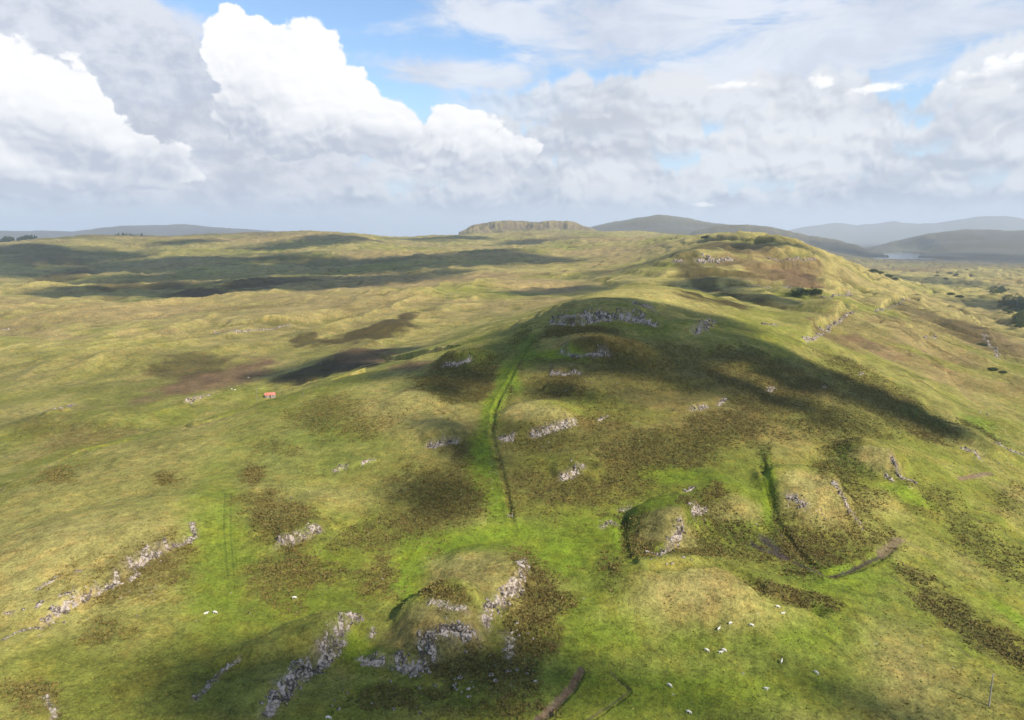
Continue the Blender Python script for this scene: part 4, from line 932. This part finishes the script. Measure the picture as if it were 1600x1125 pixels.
tufts('heather', heath_a ** 1.3, 120000, 520, HEATH * 1.75, .13, .26, .40, 5, 'dark brown heather and bracken growing in patches over the hill')
tufts('grass_tussock', (1 - heath_a) * (.25 + rough_a) * (1 - rock_a), 60000, 380, STRAW * .35 + GRASS * .6, .2, .22, .20, 4, 'straw and green grass tussocks over the near slopes')

# ------------------------------------------------------------------ shrubs and woods
M_LEAF, _nt, _b = mat('foliage'); _a = noise(_nt, _nt.nodes.new('ShaderNodeTexCoord').outputs['Object'], .8, 4, .6)
_nt.links.new(mixc(_nt, _a.ss(.35, .65), (.030, .048, .014), (.085, .110, .028)), _b.inputs['Base Color'])
M_FIR, _nt, _b = mat('conifer_green'); _a = noise(_nt, _nt.nodes.new('ShaderNodeTexCoord').outputs['Object'], .15, 4, .6)
_nt.links.new(mixc(_nt, _a.ss(.35, .65), (.010, .020, .014), (.028, .045, .024)), _b.inputs['Base Color'])
M_BARK, _nt, _b = mat('bark'); _b.inputs['Base Color'].default_value = (.09, .07, .05, 1)
def leaf_cloud(centres, radii, per, leaf, squash=.7):
    V_ = []
    for c, r in zip(centres, radii):
        d = rng.normal(size=(per, 3)); d /= np.linalg.norm(d, axis=1)[:, None]; rr = r * (.55 + .5 * rng.random(per))
        p = d * rr[:, None]; p[:, 2] = np.abs(p[:, 2]) * squash * 1.3; p += c
        q = rng.normal(size=(per, 3, 3)) * leaf; V_.append((p[:, None] + q).reshape(-1, 3))
    V_ = np.concatenate(V_); return V_, np.arange(len(V_)).reshape(-1, 3)
bush_me = None
def shrub(px, py, size, label, group='dark shrubs on the far right-hand slope'):
    global bush_me
    if bush_me is None:
        v, f = leaf_cloud([(0, 0, .1), (.5, .1, .1), (-.45, .2, .0), (.1, -.4, .05), (.8, -.1, 0)], [.6, .45, .5, .4, .3], 260, .09)
        bush_me = raw_mesh('shrub', v, f, M_LEAF, smooth=False)
    p = G(px, py); o = link('shrub', bush_me, label=label, cat='shrub', group=group, loc=tuple(p)); o.scale = (size, size * 1.3, size * .75); o.rotation_euler.z = rng.random() * 6
for px, py, s, lab in [(1364,424,11,'dark shrub clump nearest the ridge foot, first of the diagonal row on the far lowland'),(1374,427,11,'second dark shrub of the diagonal row on the far lowland'),(1386,432,13,'broadest dark shrub in the middle of the diagonal row on the far lowland'),(1398,436,9,'last dark shrub at the lower right end of the diagonal row on the far lowland'),
    (1464,431,9,'small dark shrub left of the pair on the far lowland'),(1484,427,12,'dark shrub, left one of the pair on the far lowland'),(1494,429,10,'dark shrub, right one of the pair on the far lowland'),(1478,436,9,'low dark shrub just below the pair on the far lowland'),
    (1485,460,9,'dark shrub at the head of the small green dell right of the stepped crags'),(1500,464,9,'dark shrub at the lower end of the small green dell'),(1552,578,4,'single dark bush in the ravine near the right border'),(1568,582,3,'smaller dark bush beside the ravine near the right border'),(1535,540,6,'dark bush at the top of the ravine near the right border'),
    (1104,372,14,'dark shrub on the crest of the distant right ridge')]:
    shrub(px, py, s, lab)
def wood(name, ells, cnt, hgt, label, conifer=False):
    V_, F_ = [], []; off = 0; cs, rs = [], []
    for k in range(cnt):
        px, py, rx, ry = ells[int(rng.integers(len(ells)))]; r = math.sqrt(rng.random()); t = rng.random() * 6.28
        p = G(px + rx * r * cos(t), py + ry * r * sin(t)); h = hgt * (.6 + .6 * rng.random())
        if conifer:
            nn = 7
            for lv in range(4):
                z0, z1, w = h * (.1 + .22 * lv), h * (.42 + .2 * lv), h * .26 * (1 - lv * .2)
                ring = [(p[0] + cos(6.283 * q / nn + lv) * w * rng.uniform(.7, 1.2), p[1] + sin(6.283 * q / nn + lv) * w * rng.uniform(.7, 1.2), p[2] + z0 + rng.normal() * h * .02) for q in range(nn)] + [(p[0], p[1], p[2] + z1)]
                V_ += ring; F_ += [(off + q, off + (q + 1) % nn, off + nn) for q in range(nn)]; off += nn + 1
        else: cs.append(p + np.array([0, 0, h * .3])); rs.append(h * .55)
    if conifer: v, f = np.array(V_), np.array(F_)
    else: v, f = leaf_cloud(cs, rs, 130, hgt * .07, 1.0)
    link(name, raw_mesh(name, v, f, M_FIR if conifer else M_LEAF, smooth=False), label=label, cat='wood', kind='stuff')
wood('copse', [(1258,460,20,5),(1245,462,10,3),(1275,459,10,3)], 46, 6, 'dark copse under the pale cliff on the right')
wood('woodland', [(1590,478,30,16),(1560,455,16,5),(1600,505,20,10)], 170, 9, 'dark woodland in the hollow at the right border')

def far_wood(pts_, y0, cnt, hgt, label):
    """conifers standing behind the plateau edge, at y0 metres"""
    V_, F_ = [], []; off = 0; px0, px1 = pts_
    for k in range(cnt):
        px = px0 + (px1 - px0) * rng.random(); yy = y0 + rng.random() * 160; x = (px - 800) / FPX * yy * 1.0
        # stand on the ground there
        z = float(H(x, yy)); h = hgt * (.55 + .6 * rng.random()) * (.75 + .5 * sin((px - px0) * .09) ** 2); nn = 7
        for lv in range(4):
            z0, z1, w = h * (.08 + .22 * lv), h * (.42 + .2 * lv), h * .3 * (1 - lv * .2)
            V_ += [(x + cos(6.283 * q / nn + lv) * w * rng.uniform(.7, 1.2), yy + sin(6.283 * q / nn + lv) * w * rng.uniform(.7, 1.2), z + z0) for q in range(nn)] + [(x, yy, z + z1)]
            F_ += [(off + q, off + (q + 1) % nn, off + nn) for q in range(nn)]; off += nn + 1
    link('conifer_plantation', raw_mesh('conifer_plantation', np.array(V_), np.array(F_), M_FIR, smooth=False), label=label, cat='conifer plantation', kind='stuff')
    print('wood top px', 562.5 - FPX * ((max(v[2] for v in V_) / y0) * cos(PITCH) + sin(PITCH)) / (cos(PITCH)))
far_wood((-30, 34), 3700, 260, 26, 'dark conifer block on the skyline at the far left')
far_wood((38, 70), 3700, 120, 22, 'second dark conifer block right of the gap on the far left skyline')
far_wood((112, 232), 3950, 300, 17, 'long low dark conifer strip on the left skyline')

# ------------------------------------------------------------------ loch
M_WATER, _nt, _b = mat('loch_water'); _b.inputs['Base Color'].default_value = (.10, .14, .18, 1); _b.inputs['Roughness'].default_value = .12; _b.inputs['Specular IOR Level'].default_value = .5
n_p = 64; ca, sa = cos(LOCH_A), sin(LOCH_A)
ring = [(cos(6.2832 * k / n_p) * 300, sin(6.2832 * k / n_p) * 1500 + 7150) for k in range(n_p)]
v_ = [(7150 * sa, 7150 * ca, LOCH_Z)] + [(q[0] * ca + q[1] * sa, -q[0] * sa + q[1] * ca, LOCH_Z) for q in ring]
f_ = [(0, 1 + (k + 1) % n_p, 1 + k) for k in range(n_p)]
f_ = [t[::-1] for t in f_]
link('loch', raw_mesh('loch', np.array(v_), np.array(f_), M_WATER), kind='structure')

# ------------------------------------------------------------------ sheep
import bmesh
M_FLEECE, _nt, _b = mat('fleece'); _a = noise(_nt, _nt.nodes.new('ShaderNodeTexCoord').outputs['Object'], 14, 4, .6)
_nt.links.new(mixc(_nt, _a.ss(.3, .6), (.48, .43, .33), (.72, .67, .56)), _b.inputs['Base Color']); bump(_nt, _b, _a, .6, .03)
M_FACE, _nt, _b = mat('sheep_face'); _b.inputs['Base Color'].default_value = (.55, .50, .43, 1)
def sheep_mesh(pose):
    J = [((0, -.42, .68), .20), ((0, -.2, .72), .235), ((0, .05, .70), .25), ((0, .28, .72), .22), ((0, -.55, .66), .11)]     # rump .. shoulders, tail root
    E = [(0, 1), (1, 2), (2, 3), (0, 4)]
    def add(pt, r, par): J.append((pt, r)); E.append((par, len(J) - 1)); return len(J) - 1
    if pose == 'graze':
        a = add((0, .48, .60), .13, 3); b = add((.02, .62, .34), .095, a); c = add((.03, .70, .18), .07, b); add((.03, .76, .07), .045, c)
    else:
        a = add((0, .46, .86), .13, 3); b = add((.01, .58, 1.02), .095, a); c = add((.02, .72, .98), .065, b); add((.02, .80, .92), .045, c)
    add((-.12, b and J[b][0][1] - .02, J[b][0][2] + .05), .022, b); add((.15, J[b][0][1] - .02, J[b][0][2] + .05), .022, b)     # ears
    t = add((0, -.62, .48), .035, 4)
    if pose != 'lie':
        for sx, sy, par in ((-1, .26, 3), (1, .26, 3), (-1, -.40, 0), (1, -.40, 0)):
            u = add((sx * .13, sy, .48), .085, par); k = add((sx * .13, sy + (.02 if sy > 0 else -.05), .26), .045, u); m_ = add((sx * .13, sy + .0, .06), .032, k); add((sx * .13, sy + .05, .0), .035, m_)
    else:
        J = [((x, y, z - .42), r) for (x, y, z), r in J]
        for sx, sy, par in ((-1, .26, 3), (1, .26, 3), (-1, -.36, 0), (1, -.36, 0)):
            u = add((sx * .2, sy, .12), .08, par); add((sx * .22, sy + .22, .05), .04, u)
    me = bpy.data.meshes.new('sheep'); me.from_pydata([j[0] for j in J], E, [])
    o = bpy.data.objects.new('tmp', me); COL.objects.link(o)
    md = o.modifiers.new('s', 'SKIN'); me.skin_vertices[0].data[0].use_root = True
    for k, j in enumerate(J): me.skin_vertices[0].data[k].radius = (j[1], j[1])
    o.modifiers.new('ss', 'SUBSURF').levels = 1
    dg = bpy.context.evaluated_depsgraph_get(); ev = bpy.data.meshes.new_from_object(o.evaluated_get(dg)); bpy.data.objects.remove(o)
    ev.name = 'sheep'; ev.materials.clear(); ev.materials.append(M_FLEECE); ev.materials.append(M_FACE)
    hy = J[a][0][1] + .08
    for p in ev.polygons:
        p.use_smooth = True; c = p.center
        if c[1] > hy or (pose != 'lie' and c[2] < .36 and c[1] < .5): p.material_index = 1
    return ev
SHM = {k: sheep_mesh(k) for k in ('graze', 'stand', 'lie')}
for px, py, hd, pose, lab in [(1215,948,100,'graze','white sheep, upper of the two nearest the dark boggy bank'),(1223,957,95,'lie','white sheep lying, lower of the two nearest the dark boggy bank'),
    (1141,974,60,'graze','white sheep, left one of the upper trio below the straw-topped rise'),(1174,977,110,'graze','white sheep, right one of the upper trio below the straw-topped rise'),(1123,983,50,'stand','white sheep, lowest of the upper trio below the straw-topped rise'),
    (1104,1016,120,'graze','white sheep standing alone just left of the close pair'),(1131,1016,115,'graze','white sheep, upper right of the close pair'),(1126,1020,100,'stand','white sheep, lower left of the close pair'),
    (1221,1034,30,'stand','white sheep on open grass below and right of the close pair'),(1275,1051,140,'graze','white sheep farthest right, walking off across the green pasture'),(1046,1071,130,'graze','white sheep just right of the short peat ditch'),
    (1197,1077,125,'stand','white sheep low in the pasture, third from the bottom edge'),(1076,1113,115,'graze','white sheep nearest the bottom edge of the pasture'),(513,1122,90,'graze','white sheep cut by the bottom edge beside the shaded crag'),
    (460,934,80,'graze','white sheep alone on green grass above the rising rock rib'),(336,957,95,'graze','white sheep, right one of the pair near the left rock band'),(322,957,70,'lie','white sheep lying, left one of the pair near the left rock band'),
    (388,589,90,'graze','distant white sheep in the valley above the red-roofed hut'),(362,607,90,'graze','distant white sheep, right one of two on rusty valley ground'),(367,607.5,60,'lie','distant white sheep, left one of two on rusty valley ground')]:
    p = G(px, py + 2); o = link('sheep', SHM[pose], label=lab, cat='sheep', group='sheep grazing on the hill', loc=(p[0], p[1], float(H(p[0], p[1])) - .01)); o.rotation_euler.z = R(-hd); k = .85 if py > 700 else 1.15; o.scale = (k, k, k)

# ------------------------------------------------------------------ hut, poles, post
def box(bm, x0, x1, y0, y1, z0, z1):
    r = bmesh.ops.create_cube(bm, size=1); bmesh.ops.scale(bm, vec=(x1 - x0, y1 - y0, z1 - z0), verts=r['verts']); bmesh.ops.translate(bm, vec=((x0 + x1) / 2, (y0 + y1) / 2, (z0 + z1) / 2), verts=r['verts'])
def cyl(bm, r0, r1, p0, p1, n_=10):
    p0, p1 = Vector(p0), Vector(p1); r = bmesh.ops.create_cone(bm, cap_ends=True, segments=n_, radius1=r0, radius2=r1, depth=(p1 - p0).length)
    bmesh.ops.rotate(bm, cent=(0, 0, 0), matrix=(p1 - p0).to_track_quat('Z', 'Y').to_matrix(), verts=r['verts']); bmesh.ops.translate(bm, vec=(p0 + p1) / 2, verts=r['verts'])
def done(name, bm, m, parent=None, **k):
    me = bpy.data.meshes.new(name); bm.to_mesh(me); bm.free(); me.materials.append(m); return link(name, me, parent, **k)
M_RED, _nt, _b = mat('red_tin'); _a = noise(_nt, _nt.nodes.new('ShaderNodeTexCoord').outputs['Object'], 1.2, 5, .7); _nt.links.new(mixc(_nt, _a.ss(.35, .7), (.50, .13, .08), (.62, .28, .20)), _b.inputs['Base Color'])
M_STONEW = rock_material('rubble_wall', lo=(.16, .14, .12), hi=(.32, .29, .25)); M_WOOD, _nt, _b = mat('weathered_wood'); _a = noise(_nt, _nt.nodes.new('ShaderNodeTexCoord').outputs['Object'], 6, 4, .6); _nt.links.new(mixc(_nt, _a, (.16, .14, .11), (.40, .36, .30)), _b.inputs['Base Color'])
M_DARKD, _nt, _b = mat('dark_paint'); _b.inputs['Base Color'].default_value = (.05, .05, .045, 1)
M_CER, _nt, _b = mat('insulator_ceramic'); _b.inputs['Base Color'].default_value = (.30, .22, .16, 1); _b.inputs['Roughness'].default_value = .4
py_h = 621.0
while G(422, py_h)[1] < 400 and py_h > 590: py_h -= .5
p = G(422, py_h); gz_ = float(H(p[0], p[1])); print('hut at', p, py_h)
hut = link('hut', None, label='small stone hut with a red tin roof in the valley left of the hill', cat='hut', loc=(p[0], p[1], gz_ + .4)); hut.rotation_euler.z = R(25)
L_, W_, E_, T_ = 3.6, 2.2, 1.9, 3.3
bm = bmesh.new(); box(bm, -L_, L_, -W_, W_, -1.5, E_)
for sx in (-1, 1):
    vs = [bm.verts.new(q) for q in ((sx * L_, -W_, E_), (sx * L_, W_, E_), (sx * L_, 0, T_ - .05), (sx * (L_ - .4), -W_, E_), (sx * (L_ - .4), W_, E_), (sx * (L_ - .4), 0, T_ - .05))]
    for f in ((0, 1, 2), (3, 5, 4), (0, 2, 5, 3), (1, 4, 5, 2)): bm.faces.new([vs[q] for q in f])
bmesh.ops.recalc_face_normals(bm, faces=bm.faces); done('wall', bm, M_STONEW, hut)
bm = bmesh.new(); nn = 48
for sy in (-1, 1):
    tv = []; 
    for k in range(nn + 1):
        x = -L_ - .25 + (2 * L_ + .5) * k / nn; w = .035 * (1 if k % 2 else -1)
        tv.append((bm.verts.new((x, 0, T_ + .08 + w)), bm.verts.new((x, sy * (W_ + .3), E_ - .08 + w)), bm.verts.new((x, 0, T_ + .02 + w)), bm.verts.new((x, sy * (W_ + .3), E_ - .14 + w))))
    for k in range(nn):
        a, b = tv[k], tv[k + 1]; bm.faces.new((a[0], b[0], b[1], a[1])); bm.faces.new((a[2], a[3], b[3], b[2])); bm.faces.new((a[1], b[1], b[3], a[3]))
bmesh.ops.recalc_face_normals(bm, faces=bm.faces); done('roof', bm, M_RED, hut)
bm = bmesh.new(); box(bm, -.45, .45, -W_ - .05, -W_ + .02, -.4, 1.55); done('door', bm, M_DARKD, hut)
bm = bmesh.new(); box(bm, 1.6, 2.3, -W_ - .04, -W_ + .02, .6, 1.3); done('window', bm, M_DARKD, hut)

def pole(px, py, h, label, lean=0.0):
    p = G(px, py); gz_ = float(H(p[0], p[1])); o = link('utility_pole', None, label=label, cat='utility pole', group='wooden utility poles', loc=(p[0], p[1], gz_)); o.rotation_euler = (0, lean, R(30))
    bm = bmesh.new(); cyl(bm, .15, .10, (0, 0, -.6), (0, 0, h), 12); done('shaft', bm, M_WOOD, o)
    bm = bmesh.new(); box(bm, -.55, .55, -.05, .05, h - .35, h - .25); done('crossarm', bm, M_WOOD, o)
    for sx in (-.45, .45):
        bm = bmesh.new(); cyl(bm, .05, .03, (sx, 0, h - .25), (sx, 0, h - .05), 8); done('insulator', bm, M_CER, o)
pole(1545, 1103, 7.2, 'bare wooden utility pole casting a long shadow at the lower right', 0.0)
py_p = 627.0
while G(402, py_p)[1] < 420 and py_p > 590: py_p -= .5
pole(402, py_p, 9.5, 'thin distant utility pole standing left of the red-roofed hut')
p = G(797, 809); o = link('gatepost', None, label='weathered pair of short timber posts where the green gully ends', cat='gatepost', loc=(p[0], p[1], float(H(p[0], p[1])))); o.rotation_euler.z = R(10)
for sx in (-.7, .7):
    bm = bmesh.new(); cyl(bm, .11, .09, (sx, 0, -.4), (sx, 0, 1.25), 8); done('post', bm, M_WOOD, o)
bm = bmesh.new(); box(bm, -.75, .75, -.16, -.11, .35, .47); box(bm, -.75, .75, -.16, -.11, .8, .92); done('rail', bm, M_WOOD, o)

# ------------------------------------------------------------------ air
hm = bpy.data.materials.new('haze'); hm.use_nodes = True; nt = hm.node_tree; nt.nodes.clear()
ho = nt.nodes.new('ShaderNodeOutputMaterial'); pv_ = nt.nodes.new('ShaderNodeVolumePrincipled'); nt.links.new(pv_.outputs[0], ho.inputs['Volume'])
pv_.inputs['Color'].default_value = (.80, .88, .98, 1); pv_.inputs['Density'].default_value = 5.6e-5; pv_.inputs['Anisotropy'].default_value = .1
zlo, zhi = float(Z.min()) - 1.5, max(float(Z.max()) + 5, 20)
print('haze', zlo, zhi)
bm = bmesh.new(); rr_ = RR[-1] + 500; box(bm, -rr_, rr_, -rr_, rr_, zlo, zhi)
done('haze', bm, hm, kind='stuff', label='thin blue haze over the far hills')
